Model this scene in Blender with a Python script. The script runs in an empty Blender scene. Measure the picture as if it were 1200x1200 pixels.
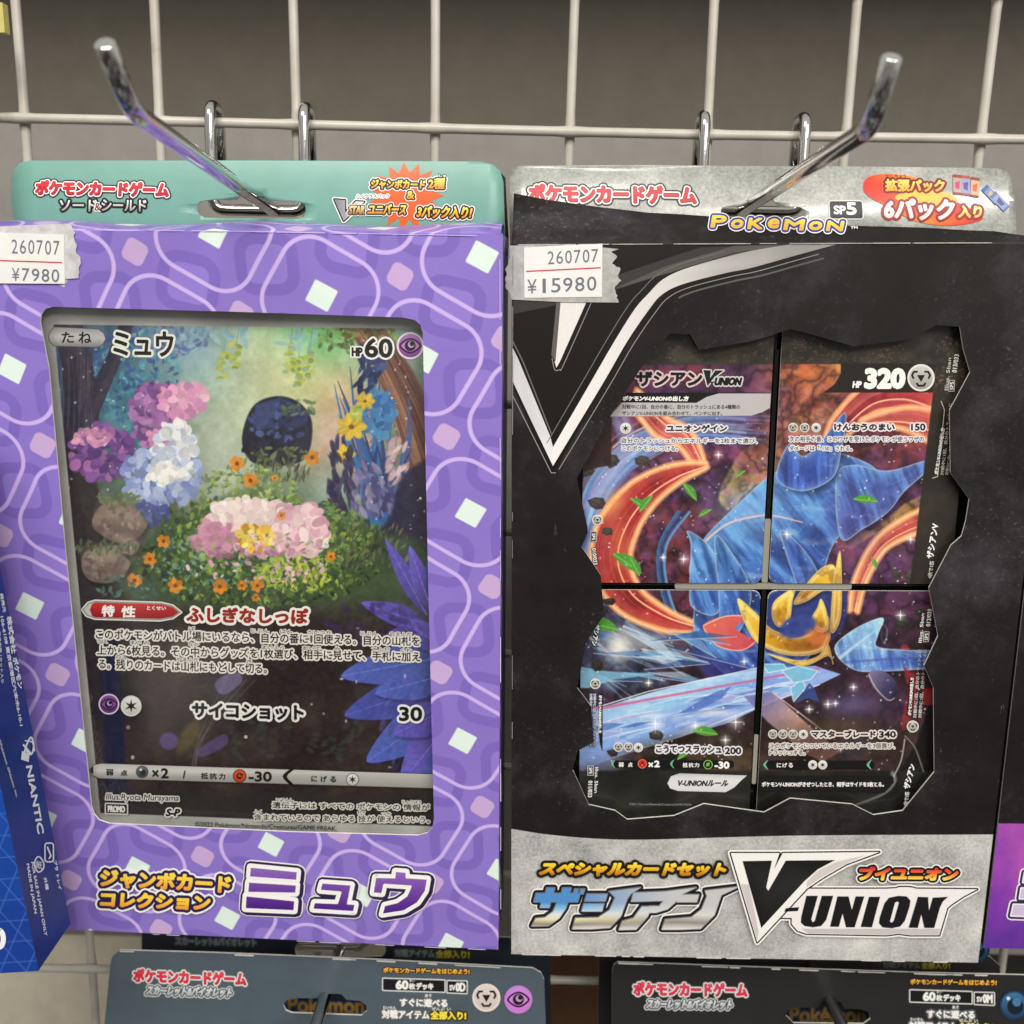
import bpy, bmesh, math, random
import numpy as np
from mathutils import Vector, Matrix
from mathutils.geometry import tessellate_polygon

S = bpy.context.scene
COL = S.collection
RNG = np.random.RandomState(7)

# ------------------------------------------------------------------ camera
FPX, PITCH, YAW, ROLL = 1151.2, math.radians(12.11), math.radians(-.069), math.radians(1.1707)
_cp, _sp, _cy, _sy = math.cos(PITCH), math.sin(PITCH), math.cos(YAW), math.sin(YAW)
CF = np.array([_sy*_cp, _cy*_cp, -_sp]); _r = np.array([_cy, -_sy, 0]); _u = np.cross(_r, CF)
CR = _r*math.cos(ROLL) + _u*math.sin(ROLL); CU = _u*math.cos(ROLL) - _r*math.sin(ROLL)
cd = bpy.data.cameras.new('camera'); cam = bpy.data.objects.new('camera', cd); COL.objects.link(cam)
cam.matrix_world = Matrix(((CR[0], CU[0], -CF[0], 0), (CR[1], CU[1], -CF[1], 0), (CR[2], CU[2], -CF[2], 0), (0, 0, 0, 1)))
cd.sensor_width = 36; cd.lens = 36*FPX/1200; cd.clip_start = .01; cd.clip_end = 60
cd.dof.use_dof = True; cd.dof.focus_distance = .355; cd.dof.aperture_fstop = cd.lens/3.0
S.camera = cam

# ------------------------------------------------------------------ light
w = bpy.data.worlds.new('World'); S.world = w; w.use_nodes = True
wt = w.node_tree; bg = wt.nodes['Background']; bg.inputs[1].default_value = .40      # the shop around: pale ceiling, dim shelves, dark floor
_tc = wt.nodes.new('ShaderNodeTexCoord'); _sx = wt.nodes.new('ShaderNodeSeparateXYZ'); wt.links.new(_tc.outputs['Generated'], _sx.inputs[0])
_no = wt.nodes.new('ShaderNodeTexNoise'); _no.inputs['Scale'].default_value = 3.2; _no.inputs['Detail'].default_value = 5; wt.links.new(_tc.outputs['Generated'], _no.inputs['Vector'])
_mm = wt.nodes.new('ShaderNodeMath'); _mm.operation = 'MULTIPLY_ADD'; wt.links.new(_no.outputs['Fac'], _mm.inputs[0]); _mm.inputs[1].default_value = 1.3; wt.links.new(_sx.outputs['Z'], _mm.inputs[2])
_rp = wt.nodes.new('ShaderNodeValToRGB'); wt.links.new(_mm.outputs[0], _rp.inputs[0]); _e = _rp.color_ramp.elements
_e[0].position = .12; _e[0].color = (.05, .045, .04, 1); _e[1].position = 1.; _e[1].color = (1.5, 1.45, 1.36, 1)
for _p, _c in ((.3, (.12, .11, .1, 1)), (.45, (.5, .44, .40, 1)), (.6, (.8, .76, .72, 1)), (.66, (.36, .33, .31, 1)), (.78, (.7, .68, .66, 1))): _q = _e.new(_p); _q.color = _c
_n2 = wt.nodes.new('ShaderNodeTexNoise'); _n2.inputs['Scale'].default_value = 4.5; _n2.inputs['Detail'].default_value = 3
_mp = wt.nodes.new('ShaderNodeMapping'); _mp.inputs['Scale'].default_value = (2.2, 1, .8); wt.links.new(_tc.outputs['Generated'], _mp.inputs[0]); wt.links.new(_mp.outputs[0], _n2.inputs['Vector'])
_r2 = wt.nodes.new('ShaderNodeMapRange'); wt.links.new(_n2.outputs['Fac'], _r2.inputs[0]); _r2.inputs[1].default_value = .55; _r2.inputs[2].default_value = .66
_mx = wt.nodes.new('ShaderNodeMix'); _mx.data_type = 'RGBA'; wt.links.new(_r2.outputs[0], _mx.inputs[0]); wt.links.new(_rp.outputs[0], _mx.inputs[6]); _mx.inputs[7].default_value = (1.5, 1.45, 1.4, 1)
wt.links.new(_mx.outputs[2], bg.inputs[0])
def area(name, loc, target, sx, sy, power, col=(1, .96, .9)):
    l = bpy.data.lights.new(name, 'AREA'); l.shape = 'RECTANGLE'; l.size = sx; l.size_y = sy; l.energy = power; l.color = col
    o = bpy.data.objects.new(name, l); COL.objects.link(o); o.location = loc
    o.rotation_euler = (Vector(target)-Vector(loc)).to_track_quat('-Z', 'Y').to_euler(); return o
area('ceiling_tube', (-.35, -.80, 1.10), (0, .35, -.15), .9, .42, 19)
area('ceiling_tube', (1.1, -1.7, 1.1), (0, .35, -.15), 1.6, .5, 38)
vs = S.view_settings; vs.view_transform = 'Standard'; vs.look = 'None'; vs.exposure = 0; vs.gamma = 1; vs.use_curve_mapping = False
S.cycles.transparent_max_bounces = 32; S.cycles.max_bounces = 8

# ------------------------------------------------------------------ colour and materials
def lin(c):
    c = np.asarray(c, float)/255.
    return np.where(c <= .04045, c/12.92, ((c+.055)/1.055)**2.4)
def L4(c): return tuple(lin(c)) + (1,)
def mat(name, col=(128, 128, 128), rough=.5, metal=0., spec=.5):
    m = bpy.data.materials.new(name); m.use_nodes = True; b = m.node_tree.nodes['Principled BSDF']
    b.inputs['Base Color'].default_value = L4(col); b.inputs['Roughness'].default_value = rough
    b.inputs['Metallic'].default_value = metal; b.inputs['Specular IOR Level'].default_value = spec
    m.diffuse_color = L4(col); return m
class N:
    """small node-graph helper"""
    def __init__(s, m): s.t = m.node_tree; s.b = s.t.nodes['Principled BSDF']
    def new(s, t, **k):
        n = s.t.nodes.new(t)
        for a, v in k.items(): setattr(n, a, v)
        return n
    def put(s, sock, v):
        if isinstance(v, bpy.types.NodeSocket): s.t.links.new(v, sock)
        else: sock.default_value = v
    def m(s, op, a, b=0., c=0.):
        n = s.new('ShaderNodeMath', operation=op)
        for i, v in enumerate((a, b, c)): s.put(n.inputs[i], v)
        return n.outputs[0]
    def mix(s, f, a, b):
        n = s.new('ShaderNodeMix', data_type='RGBA'); s.put(n.inputs[0], f); s.put(n.inputs[6], a); s.put(n.inputs[7], b); return n.outputs[2]
    def obj(s):
        n = s.new('ShaderNodeTexCoord'); return n.outputs['Object']
    def xyz(s, v):
        n = s.new('ShaderNodeSeparateXYZ'); s.put(n.inputs[0], v); return n.outputs
    def noise(s, v, scale, detail=4., rough=.6):
        n = s.new('ShaderNodeTexNoise'); s.put(n.inputs['Vector'], v); n.inputs['Scale'].default_value = scale
        n.inputs['Detail'].default_value = detail; n.inputs['Roughness'].default_value = rough; return n.outputs['Fac']
    def ramp(s, f, stops):
        n = s.new('ShaderNodeValToRGB'); e = n.color_ramp.elements
        while len(e) < len(stops): e.new(.5)
        for i, (p, c) in enumerate(stops): e[i].position = p; e[i].color = L4(c)
        s.put(n.inputs[0], f); return n.outputs[0]
    def mr(s, v, a, b, c=0., d=1.):
        n = s.new('ShaderNodeMapRange'); s.put(n.inputs[0], v)
        for i, x in enumerate((a, b, c, d)): n.inputs[1+i].default_value = x
        return n.outputs[0]
    def bump(s, h, strength, dist=.0003):
        n = s.new('ShaderNodeBump'); s.put(n.inputs['Height'], h); n.inputs['Strength'].default_value = strength
        n.inputs['Distance'].default_value = dist; s.t.links.new(n.outputs[0], s.b.inputs['Normal'])
    def base(s, c): s.put(s.b.inputs['Base Color'], c)

def print_mat(name, rough=.38, spec=.4, metal=0., grain=.06, coat=0.):
    m = mat(name, (200, 200, 200), rough, metal, spec); n = N(m)
    a = n.new('ShaderNodeAttribute', attribute_name='Col')
    g = n.noise(n.obj(), 2600., 2.)
    f = n.mr(g, .25, .75, 1-grain, 1+grain)
    v = n.new('ShaderNodeVectorMath', operation='MULTIPLY'); n.put(v.inputs[0], a.outputs['Color'])
    c = n.new('ShaderNodeCombineXYZ')
    for i in range(3): n.put(c.inputs[i], f)
    n.put(v.inputs[1], c.outputs[0]); n.base(v.outputs[0])
    n.b.inputs['Coat Weight'].default_value = coat; n.b.inputs['Coat Roughness'].default_value = .12
    return m
M = {}
M['print'] = print_mat('printed_ink')
M['card'] = print_mat('glossy_card_print', .3, .45, 0., .07, .25)
M['bare'] = print_mat('matt_ink', .6, .25, 0., .04)
M['metal_ink'] = print_mat('glossy_ink', .3, .5, .0, .05)

def weave_mat():
    m = mat('purple_weave_print', (146, 124, 210), .4, 0, .45); n = N(m)
    x, y, z = n.xyz(n.obj())
    o, e1, e2 = (.032, .2549), (.0359, -.0208), (.0198, .0341)
    det = e1[0]*e2[1]-e2[0]*e1[1]
    u = n.m('SUBTRACT', x, o[0]); v = n.m('SUBTRACT', n.m('ADD', z, y), o[1])
    wob = n.m('MULTIPLY', n.m('SUBTRACT', n.noise(n.obj(), 18., 1.), .5), .004)
    u = n.m('ADD', u, wob)
    s = n.m('ADD', n.m('MULTIPLY', u, e2[1]/det), n.m('MULTIPLY', v, -e2[0]/det))
    t = n.m('ADD', n.m('MULTIPLY', v, e1[0]/det), n.m('MULTIPLY', u, -e1[1]/det))
    def cell(a, off): return n.m('SUBTRACT', n.m('FRACT', n.m('ADD', a, .5-off)), .5)
    def sdf(a, b, half, r):
        qa = n.m('SUBTRACT', n.m('ABSOLUTE', a), half-r); qb = n.m('SUBTRACT', n.m('ABSOLUTE', b), half-r)
        ma = n.m('MAXIMUM', qa, 0.); mb = n.m('MAXIMUM', qb, 0.)
        ln = n.m('SQRT', n.m('ADD', n.m('MULTIPLY', ma, ma), n.m('MULTIPLY', mb, mb)))
        return n.m('SUBTRACT', n.m('ADD', ln, n.m('MINIMUM', n.m('MAXIMUM', qa, qb), 0.)), r)
    def rot(a, b, g):
        c, q = math.cos(g), math.sin(g)
        return n.m('ADD', n.m('MULTIPLY', a, c), n.m('MULTIPLY', b, q)), n.m('SUBTRACT', n.m('MULTIPLY', b, c), n.m('MULTIPLY', a, q))
    def inside(d, lim=0.): return n.mr(d, lim-.006, lim+.006, 1., 0.)
    s0, t0, s1, t1 = cell(s, 0), cell(t, 0), cell(s, .5), cell(t, .5)
    c = L4((141, 119, 203))
    cloud = n.noise(n.obj(), 30., 3.)
    c = n.mix(n.mr(cloud, .35, .65), c, L4((136, 114, 197)))
    for a, b, g in ((s1, t0, .55), (s0, t1, .32)):
        a, b = rot(a, b, g)
        d = sdf(a, b, .215, .13)
        c = n.mix(n.m('MULTIPLY', inside(d), .75), c, L4((146, 123, 207)))
        c = n.mix(inside(n.m('ABSOLUTE', d), .05), c, L4((125, 103, 189)))
    d = sdf(s0, t0, .43, .27)
    c = n.mix(inside(n.m('ABSOLUTE', d), .0175), c, L4((203, 178, 236)))
    c = n.mix(inside(sdf(s1, t1, .10, .055)), c, L4((198, 168, 214)))
    a, b = rot(s0, t0, .03)
    c = n.mix(inside(sdf(a, b, .101, .014)), c, L4((222, 238, 228)))
    g = n.mr(n.noise(n.obj(), 2200., 2.), .25, .75, .95, 1.05)
    h = n.new('ShaderNodeHueSaturation'); n.put(h.inputs['Color'], c); n.put(h.inputs['Value'], g); n.base(h.outputs[0])
    n.bump(n.m('ADD', n.noise(n.obj(), 55., 2.), n.m('MULTIPLY', n.noise(n.obj(), 8., 2.), 5.)), .35, .0008)
    n.b.inputs['Coat Weight'].default_value = .25; n.b.inputs['Coat Roughness'].default_value = .2
    return m
M['weave'] = weave_mat()

def stone_mat():
    m = mat('black_stone_print', (36, 33, 33), .5, 0, .2); n = N(m); p = n.obj()
    c = n.ramp(n.noise(p, 16., 6., .7), [(.32, (19, 15, 15)), (.5, (31, 27, 27)), (.62, (54, 50, 53)), (.78, (82, 76, 82))])
    v = n.new('ShaderNodeTexVoronoi', feature='DISTANCE_TO_EDGE'); n.put(v.inputs['Vector'], p); v.inputs['Scale'].default_value = 620
    pore = n.m('MULTIPLY', n.mr(v.outputs['Distance'], .0, .16, 1., 0.), n.mr(n.noise(p, 12., 4.), .45, .7)); c = n.mix(n.m('MULTIPLY', pore, .42), c, L4((18, 15, 15)))
    sp = n.m('MULTIPLY', n.mr(n.noise(p, 560., 4., .75), .58, .72), n.mr(n.noise(p, 15., 4.), .44, .66)); c = n.mix(n.m('MULTIPLY', sp, .75), c, L4((126, 118, 124)))
    mp = n.new('ShaderNodeMapping'); n.put(mp.inputs[0], p); mp.inputs['Rotation'].default_value = (0, .7, 0); mp.inputs['Scale'].default_value = (1, 1, .22)
    sc = n.m('MULTIPLY', n.mr(n.noise(mp.outputs[0], 330., 4., .7), .64, .74), n.mr(n.noise(p, 24., 3.), .5, .66)); c = n.mix(n.m('MULTIPLY', sc, .7), c, L4((146, 138, 142)))
    n.base(c); n.bump(n.m('ADD', n.noise(p, 40., 2.), n.m('MULTIPLY', n.noise(p, 9., 2.), 3.)), .3, .0008)
    n.b.inputs['Coat Weight'].default_value = .05; n.b.inputs['Coat Roughness'].default_value = .25
    return m
M['stone'] = stone_mat()
def foil_mat(name, a, b, c_, metal, rough, coat=.1):
    m = mat(name, b, rough, metal, .5); n = N(m); p = n.obj()
    f = n.m('ADD', n.m('MULTIPLY', n.noise(p, 34., 5., .7), .62), n.m('MULTIPLY', n.noise(p, 900., 3., .7), .38))
    n.base(n.ramp(f, [(.34, a), (.5, b), (.66, c_)]))
    n.bump(n.noise(p, 1300., 2.), .35, .0002); n.b.inputs['Coat Weight'].default_value = coat; n.b.inputs['Coat Roughness'].default_value = .16; return m
M['foil'] = foil_mat('silver_foil_print', (132, 131, 131), (192, 191, 188), (230, 229, 224), .1, .38)
M['foil_tab'] = foil_mat('silver_foil_tab_print', (112, 114, 109), (156, 158, 152), (196, 198, 190), .0, .3, .9)
def board(name, col, rough=.45, spec=.4, var=.10, coat=.15):
    m = mat(name, col, rough, 0, spec); n = N(m); p = n.obj()
    lo, hi = [max(0, x*(1-var)) for x in col], [min(255, x*(1+var)) for x in col]
    n.base(n.mix(n.mr(n.noise(p, 60., 5., .7), .3, .7), L4(lo), L4(hi)))
    n.bump(n.noise(p, 70., 2.), .2, .0005); n.b.inputs['Coat Weight'].default_value = coat; n.b.inputs['Coat Roughness'].default_value = .25
    return m
M['teal'] = board('teal_card_stock', (112, 162, 148), .42, .45, .03, .2)
M['teal_edge'] = board('pale_cut_edge', (196, 204, 190), .7, .3)
M['slate'] = board('slate_card_stock', (80, 93, 102), .42, .45, .05)
M['black_card'] = board('black_card_stock', (38, 37, 38), .45, .45, .06)
M['navy'] = board('dark_navy_card_stock', (26, 34, 42), .45, .45, .08)
M['white_edge'] = board('white_cut_card_edge', (226, 223, 216), .7, .3)
M['kraft'] = board('brown_carton', (126, 92, 66), .75, .2, .06, 0)
M['paper'] = board('white_label_paper', (232, 231, 228), .6, .3, .02, 0)
M['yellow_tag'] = board('pale_yellow_tag', (196, 186, 112), .6, .3, .05, 0)
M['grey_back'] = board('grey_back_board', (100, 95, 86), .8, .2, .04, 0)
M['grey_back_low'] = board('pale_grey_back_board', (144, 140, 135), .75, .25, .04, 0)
M['beige_back'] = board('beige_back_board', (196, 188, 170), .75, .25, .05, 0)
M['dark_tray'] = mat('dark_clear_tray', (14, 14, 13), .12, 0, .6)
M['tray_light'] = mat('clear_tray_ridge', (150, 147, 136), .1, 0, .8)
M['dark'] = board('dark_card_inside', (40, 38, 36), .7, .2)
def wire_mat():
    m = mat('cream_coated_wire', (206, 199, 184), .32, 0, .5); n = N(m)
    n.base(n.ramp(n.noise(n.obj(), 40., 4.), [(.25, (140, 134, 122)), (.36, (180, 175, 163)), (.7, (200, 196, 185))])); return m
M['wire'] = wire_mat()
def chrome_mat():
    m = mat('chrome', (208, 208, 206), .12, 1., .5); n = N(m)
    n.put(n.b.inputs['Roughness'], n.mr(n.noise(n.obj(), 160., 4.), .3, .7, .05, .15)); n.bump(n.noise(n.obj(), 300., 3.), .06, .0003); return m
M['chrome'] = chrome_mat()
def film_mat():
    m = bpy.data.materials.new('clear_window_film'); m.use_nodes = True; t = m.node_tree; t.nodes.clear()
    o = t.nodes.new('ShaderNodeOutputMaterial'); tr = t.nodes.new('ShaderNodeBsdfTransparent'); tr.inputs[0].default_value = (.97, .97, .96, 1)
    g = t.nodes.new('ShaderNodeBsdfGlossy'); g.inputs['Roughness'].default_value = .05
    lw = t.nodes.new('ShaderNodeLayerWeight'); lw.inputs[0].default_value = .5; pw = t.nodes.new('ShaderNodeMath'); pw.operation = 'POWER'; pw.inputs[1].default_value = 4; t.links.new(lw.outputs['Facing'], pw.inputs[0])
    f = t.nodes.new('ShaderNodeMath'); f.operation = 'MULTIPLY_ADD'; f.inputs[1].default_value = .6; f.inputs[2].default_value = .06; t.links.new(pw.outputs[0], f.inputs[0])
    no = t.nodes.new('ShaderNodeTexNoise'); no.inputs['Scale'].default_value = 9; tc = t.nodes.new('ShaderNodeTexCoord')
    t.links.new(tc.outputs['Object'], no.inputs['Vector']); b = t.nodes.new('ShaderNodeBump'); b.inputs['Strength'].default_value = .5; b.inputs['Distance'].default_value = .002
    t.links.new(no.outputs['Fac'], b.inputs['Height']); t.links.new(b.outputs[0], g.inputs['Normal'])
    mx = t.nodes.new('ShaderNodeMixShader'); t.links.new(f.outputs[0], mx.inputs[0]); t.links.new(tr.outputs[0], mx.inputs[1]); t.links.new(g.outputs[0], mx.inputs[2])
    t.links.new(mx.outputs[0], o.inputs[0]); return m
M['film'] = film_mat()
def tape_mat(name, col, alpha):
    m = mat(name, col, .5, 0, .4); n = N(m); p = n.obj()
    n.base(n.ramp(n.noise(p, 260., 5., .7), [(.3, [c*.86 for c in col]), (.7, [min(255, c*1.06) for c in col])]))
    n.b.inputs['Alpha'].default_value = alpha; n.bump(n.noise(p, 420., 4.), .5, .0003); return m
M['tape'] = tape_mat('masking_tape', (222, 219, 222), .86)
M['tape_grey'] = tape_mat('grey_masking_tape', (196, 195, 192), .8)
def blue_mat():
    m = mat('blue_triangle_print', (20, 70, 165), .4, 0, .45); n = N(m); x, y, z = n.xyz(n.obj())
    q = n.m('ADD', x, y)
    c = n.mix(n.mr(z, .02, .16), L4((22, 62, 150)), L4((20, 96, 190)))
    c = n.mix(n.m('MULTIPLY', n.mr(n.noise(n.obj(), 45., 2.), .35, .65), .5), c, L4((16, 52, 140)))
    for g in (0., math.pi/3, -math.pi/3):
        a = n.m('ADD', n.m('MULTIPLY', q, math.sin(g)), n.m('MULTIPLY', z, math.cos(g)))
        d = n.m('ABSOLUTE', n.m('SUBTRACT', n.m('FRACT', n.m('MULTIPLY', a, 1/.0085)), .5))
        c = n.mix(n.m('MULTIPLY', n.mr(d, .0, .055, 1., 0.), .45), c, L4((78, 120, 205)))
    n.base(c); n.b.inputs['Coat Weight'].default_value = .2; return m
M['blue'] = blue_mat()
M['blue_side'] = board('blue_side_card', (14, 48, 124), .42, .4, .12)
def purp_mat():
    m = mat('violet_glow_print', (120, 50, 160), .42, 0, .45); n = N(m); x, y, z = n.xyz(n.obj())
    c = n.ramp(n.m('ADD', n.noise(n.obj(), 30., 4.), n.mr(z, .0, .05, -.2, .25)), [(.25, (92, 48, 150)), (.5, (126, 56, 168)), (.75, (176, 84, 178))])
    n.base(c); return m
M['violet'] = purp_mat()
def sheen_mat():
    m = mat('blue_silver_lettering', (200, 200, 200), .3, .1, .5); n = N(m); x, y, z = n.xyz(n.obj())
    v = n.mr(n.m('ADD', z, n.m('MULTIPLY', n.m('SUBTRACT', n.noise(n.obj(), 26., 1.), .5), .004)), .0095, .0250, 0., 1.)
    c = n.ramp(v, [(0., (206, 200, 192)), (.22, (232, 229, 224)), (.36, (150, 140, 128)), (.5, (236, 228, 180)), (.66, (236, 238, 238)), (.82, (150, 204, 240)), (1., (84, 150, 214))])
    d = n.ramp(v, [(0., (196, 190, 182)), (.25, (232, 228, 222)), (.45, (152, 146, 138)), (.7, (226, 224, 220)), (1., (206, 206, 206))])
    n.base(n.mix(n.mr(x, -.068, -.03), c, d)); return m
M['sheen'] = sheen_mat()

# ------------------------------------------------------------------ frames, surfaces, mesh building
def rays(P):
    P = np.atleast_2d(np.asarray(P, float))
    return CF*FPX + np.outer(P[:, 0]-600, CR) - np.outer(P[:, 1]-600, CU)
def unproj(px, py, Y):
    d = rays((px, py))[0]; return d*Y/d[1]
def rot3(ax, ay, az):
    c, s = math.cos, math.sin
    X = np.array([[1, 0, 0], [0, c(ax), -s(ax)], [0, s(ax), c(ax)]]); Y = np.array([[c(ay), 0, s(ay)], [0, 1, 0], [-s(ay), 0, c(ay)]])
    Z = np.array([[c(az), -s(az), 0], [s(az), c(az), 0], [0, 0, 1]]); return Z@Y@X
class Frame:
    """rigid frame of a thing: origin o, columns of R = right, into the wall, up"""
    def __init__(s, o, R): s.o = np.asarray(o, float); s.R = R
    def local(s, W): return (np.atleast_2d(W)-s.o)@s.R
    def matrix(s):
        m = Matrix.Identity(4)
        for i in range(3):
            for j in range(3): m[i][j] = s.R[i, j]
            m[i][3] = s.o[i]
        return m
class Surf:
    """plane of a frame, at point q (local), with unit axes a (right), b (up), n (towards the viewer); warp(a, b) bulges it"""
    def __init__(s, fr, q=(0, 0, 0), a=(1, 0, 0), b=(0, 0, 1), warp=None):
        s.fr = fr; s.q = np.array(q, float); s.a = np.array(a, float); s.b = np.array(b, float)
        s.n = np.cross(s.b, s.a)*-1; s.n = s.n/np.linalg.norm(s.n); s.warp = warp
    def uv(s, P):
        d = rays(P)@s.fr.R; o = (-s.fr.o)@s.fr.R
        t = ((s.q-o)@s.n)/(d@s.n); X = o+d*t[:, None]-s.q
        return np.stack([X@s.a, X@s.b], 1)
    def px(s, U):
        X = (s.q+np.outer(U[:, 0], s.a)+np.outer(U[:, 1], s.b))@s.fr.R.T+s.fr.o; z = X@CF
        return np.stack([600+FPX*(X@CR)/z, 600-FPX*(X@CU)/z], 1)
    def at(s, U, lift=0.):
        U = np.atleast_2d(U); l = np.broadcast_to(lift, (len(U),)).astype(float)
        if s.warp is not None: l = l+s.warp(U[:, 0], U[:, 1])
        return s.q+np.outer(U[:, 0], s.a)+np.outer(U[:, 1], s.b)+np.outer(l, s.n)
def mesh_obj(name, V, F, mats, parent=None, cols=None, mi=None, smooth=False):
    me = bpy.data.meshes.new(name); V = np.asarray(V, float)
    me.from_pydata([tuple(v) for v in V], [], [tuple(f) for f in F])
    return finish(name, me, mats, parent, cols, mi, smooth)
def finish(name, me, mats, parent=None, cols=None, mi=None, smooth=False):
    for m in (mats if isinstance(mats, (list, tuple)) else [mats]): me.materials.append(m)
    if cols is not None:
        a = me.color_attributes.new('Col', 'FLOAT_COLOR', 'POINT'); c = np.ones((len(cols), 4), np.float32); c[:, :3] = cols
        a.data.foreach_set('color', c.ravel())
    if mi is not None: me.polygons.foreach_set('material_index', np.asarray(mi, np.int32))
    if smooth: me.polygons.foreach_set('use_smooth', np.ones(len(me.polygons), bool))
    me.update(); o = bpy.data.objects.new(name, me); COL.objects.link(o)
    if parent is not None: o.parent = parent
    return o
def tag(o, label=None, cat=None, group=None, kind=None):
    for k, v in (('label', label), ('category', cat), ('group', group), ('kind', kind)):
        if v: o[k] = v
    return o
def thing(name, fr, label, cat, group=None):
    o = bpy.data.objects.new(name, None); o.empty_display_size = .02; COL.objects.link(o); o.matrix_world = fr.matrix()
    return tag(o, label, cat, group)
def grid_mesh(name, V3, nu, nv, cols, m, parent, keep=None):
    """V3: (nv*nu,3) -> quads"""
    i = np.arange(nv*nu).reshape(nv, nu); q = np.stack([i[:-1, :-1], i[:-1, 1:], i[1:, 1:], i[1:, :-1]], -1).reshape(-1, 4)
    if keep is not None: q = q[keep[q].all(1)]
    me = bpy.data.meshes.new(name); me.vertices.add(len(V3)); me.vertices.foreach_set('co', np.asarray(V3, np.float32).ravel())
    n = len(q); me.loops.add(n*4); me.loops.foreach_set('vertex_index', q.astype(np.int32).ravel())
    me.polygons.add(n); me.polygons.foreach_set('loop_start', np.arange(0, n*4, 4, dtype=np.int32)); me.polygons.foreach_set('loop_total', np.full(n, 4, np.int32))
    me.update(calc_edges=True); me.validate()
    return finish(name, me, m, parent, cols)
def tess(loops):
    t = tessellate_polygon([[Vector((p[0], p[1], 0)) for p in l] for l in loops]); return [tuple(x) for x in t]
def slab(name, surf, loops_uv, thick, mats, parent, cuts=0., edge=1):
    """a sheet of board: outer outline and holes (local uv), THICK behind its front face; MATS = front, cut edge"""
    bm = bmesh.new(); P = [p for l in loops_uv for p in l]
    vs = [bm.verts.new((p[0], p[1], 0)) for p in P]
    for t in tess(loops_uv):
        try: bm.faces.new([vs[k] for k in t])
        except ValueError: pass
    if cuts:
        lo, hi = min(p[1] for p in P), max(p[1] for p in P); z = lo+cuts
        while z < hi-1e-6:
            bmesh.ops.bisect_plane(bm, geom=bm.verts[:]+bm.edges[:]+bm.faces[:], plane_co=(0, z, 0), plane_no=(0, 1, 0), dist=1e-7); z += cuts
        lo, hi = min(p[0] for p in P), max(p[0] for p in P); z = lo+cuts*3
        while z < hi-1e-6:
            bmesh.ops.bisect_plane(bm, geom=bm.verts[:]+bm.edges[:]+bm.faces[:], plane_co=(z, 0, 0), plane_no=(1, 0, 0), dist=1e-7); z += cuts*3
    bm.normal_update()
    for f in bm.faces:
        if f.normal.z < 0: f.normal_flip()
    front = list(bm.faces); bed = [e for e in bm.edges if len(e.link_faces) == 1]
    back = {v: bm.verts.new((v.co.x, v.co.y, -thick)) for v in list(bm.verts)}
    for f in front:
        g = bm.faces.new([back[v] for v in reversed(f.verts)]); g.material_index = edge; f.smooth = bool(cuts)
    for e in bed:
        a, b = e.verts; l = [l for l in e.link_loops][0]
        if l.vert is not a: a, b = b, a
        g = bm.faces.new([b, a, back[a], back[b]]); g.material_index = edge
    bm.verts.index_update()
    U = np.array([v.co[:] for v in bm.verts]); W = surf.at(U[:, :2], U[:, 2])
    for v, c in zip(bm.verts, W): v.co = c
    me = bpy.data.meshes.new(name); bm.to_mesh(me); bm.free()
    return finish(name, me, mats, parent)
def tube(name, pts, r, m, parent=None, ns=14, cap=True, fr=None):
    pts = [np.asarray(p, float) for p in pts]; n = len(pts); V = []; F = []; up = None
    for i, p in enumerate(pts):
        d = pts[min(i+1, n-1)]-pts[max(i-1, 0)]; d /= np.linalg.norm(d)
        if up is None: up = np.cross(d, [.31, .2, .93]); 
        up = up-d*(up@d); up /= np.linalg.norm(up); q = np.cross(d, up)
        rr = r[i] if hasattr(r, '__len__') else r
        for k in range(ns):
            a = 2*math.pi*k/ns; V.append(p+rr*(math.cos(a)*up+math.sin(a)*q))
    for i in range(n-1):
        for k in range(ns):
            a, b = i*ns+k, i*ns+(k+1) % ns; F.append((a, b, b+ns, a+ns))
    if cap: F.append(tuple(range(ns-1, -1, -1))); F.append(tuple((n-1)*ns+k for k in range(ns)))
    V = np.array(V)
    if fr is not None: V = fr.local(V)
    o = mesh_obj(name, V, F, m, parent)
    for f in o.data.polygons: f.use_smooth = len(f.vertices) == 4
    return o
def bend(pts, rad, n=6):
    """round the corners of a polyline"""
    pts = [np.asarray(p, float) for p in pts]; out = [pts[0]]
    for a, b, c in zip(pts, pts[1:], pts[2:]):
        u = (a-b)/np.linalg.norm(a-b); v = (c-b)/np.linalg.norm(c-b); k = min(rad, np.linalg.norm(a-b)*.48, np.linalg.norm(c-b)*.48)
        p, q = b+u*k, b+v*k
        for i in range(n+1):
            t = i/n; out.append(p*(1-t)**2+b*2*t*(1-t)+q*t*t)
    out.append(pts[-1]); return out
def spline(P, n=8, closed=False):
    P = np.asarray(P, float); m = len(P); out = []
    for i in range(m if closed else m-1):
        if closed: a, b, c, d = P[(i-1) % m], P[i], P[(i+1) % m], P[(i+2) % m]
        else: a, b, c, d = P[max(i-1, 0)], P[i], P[i+1], P[min(i+2, m-1)]
        for k in range(n):
            t = k/n; out.append(.5*((2*b)+(c-a)*t+(2*a-5*b+4*c-d)*t*t+(-a+3*b-3*c+d)*t**3))
    if not closed: out.append(P[-1])
    return np.array(out)
def rrect(x0, y0, x1, y1, r, n=5):
    o = []
    for cx, cy, a in ((x1-r, y1-r, 0), (x0+r, y1-r, 90), (x0+r, y0+r, 180), (x1-r, y0+r, 270)):
        for k in range(n+1):
            t = math.radians(a+90*k/n); o.append((cx+r*math.cos(t), cy+r*math.sin(t)))
    return o

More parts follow.
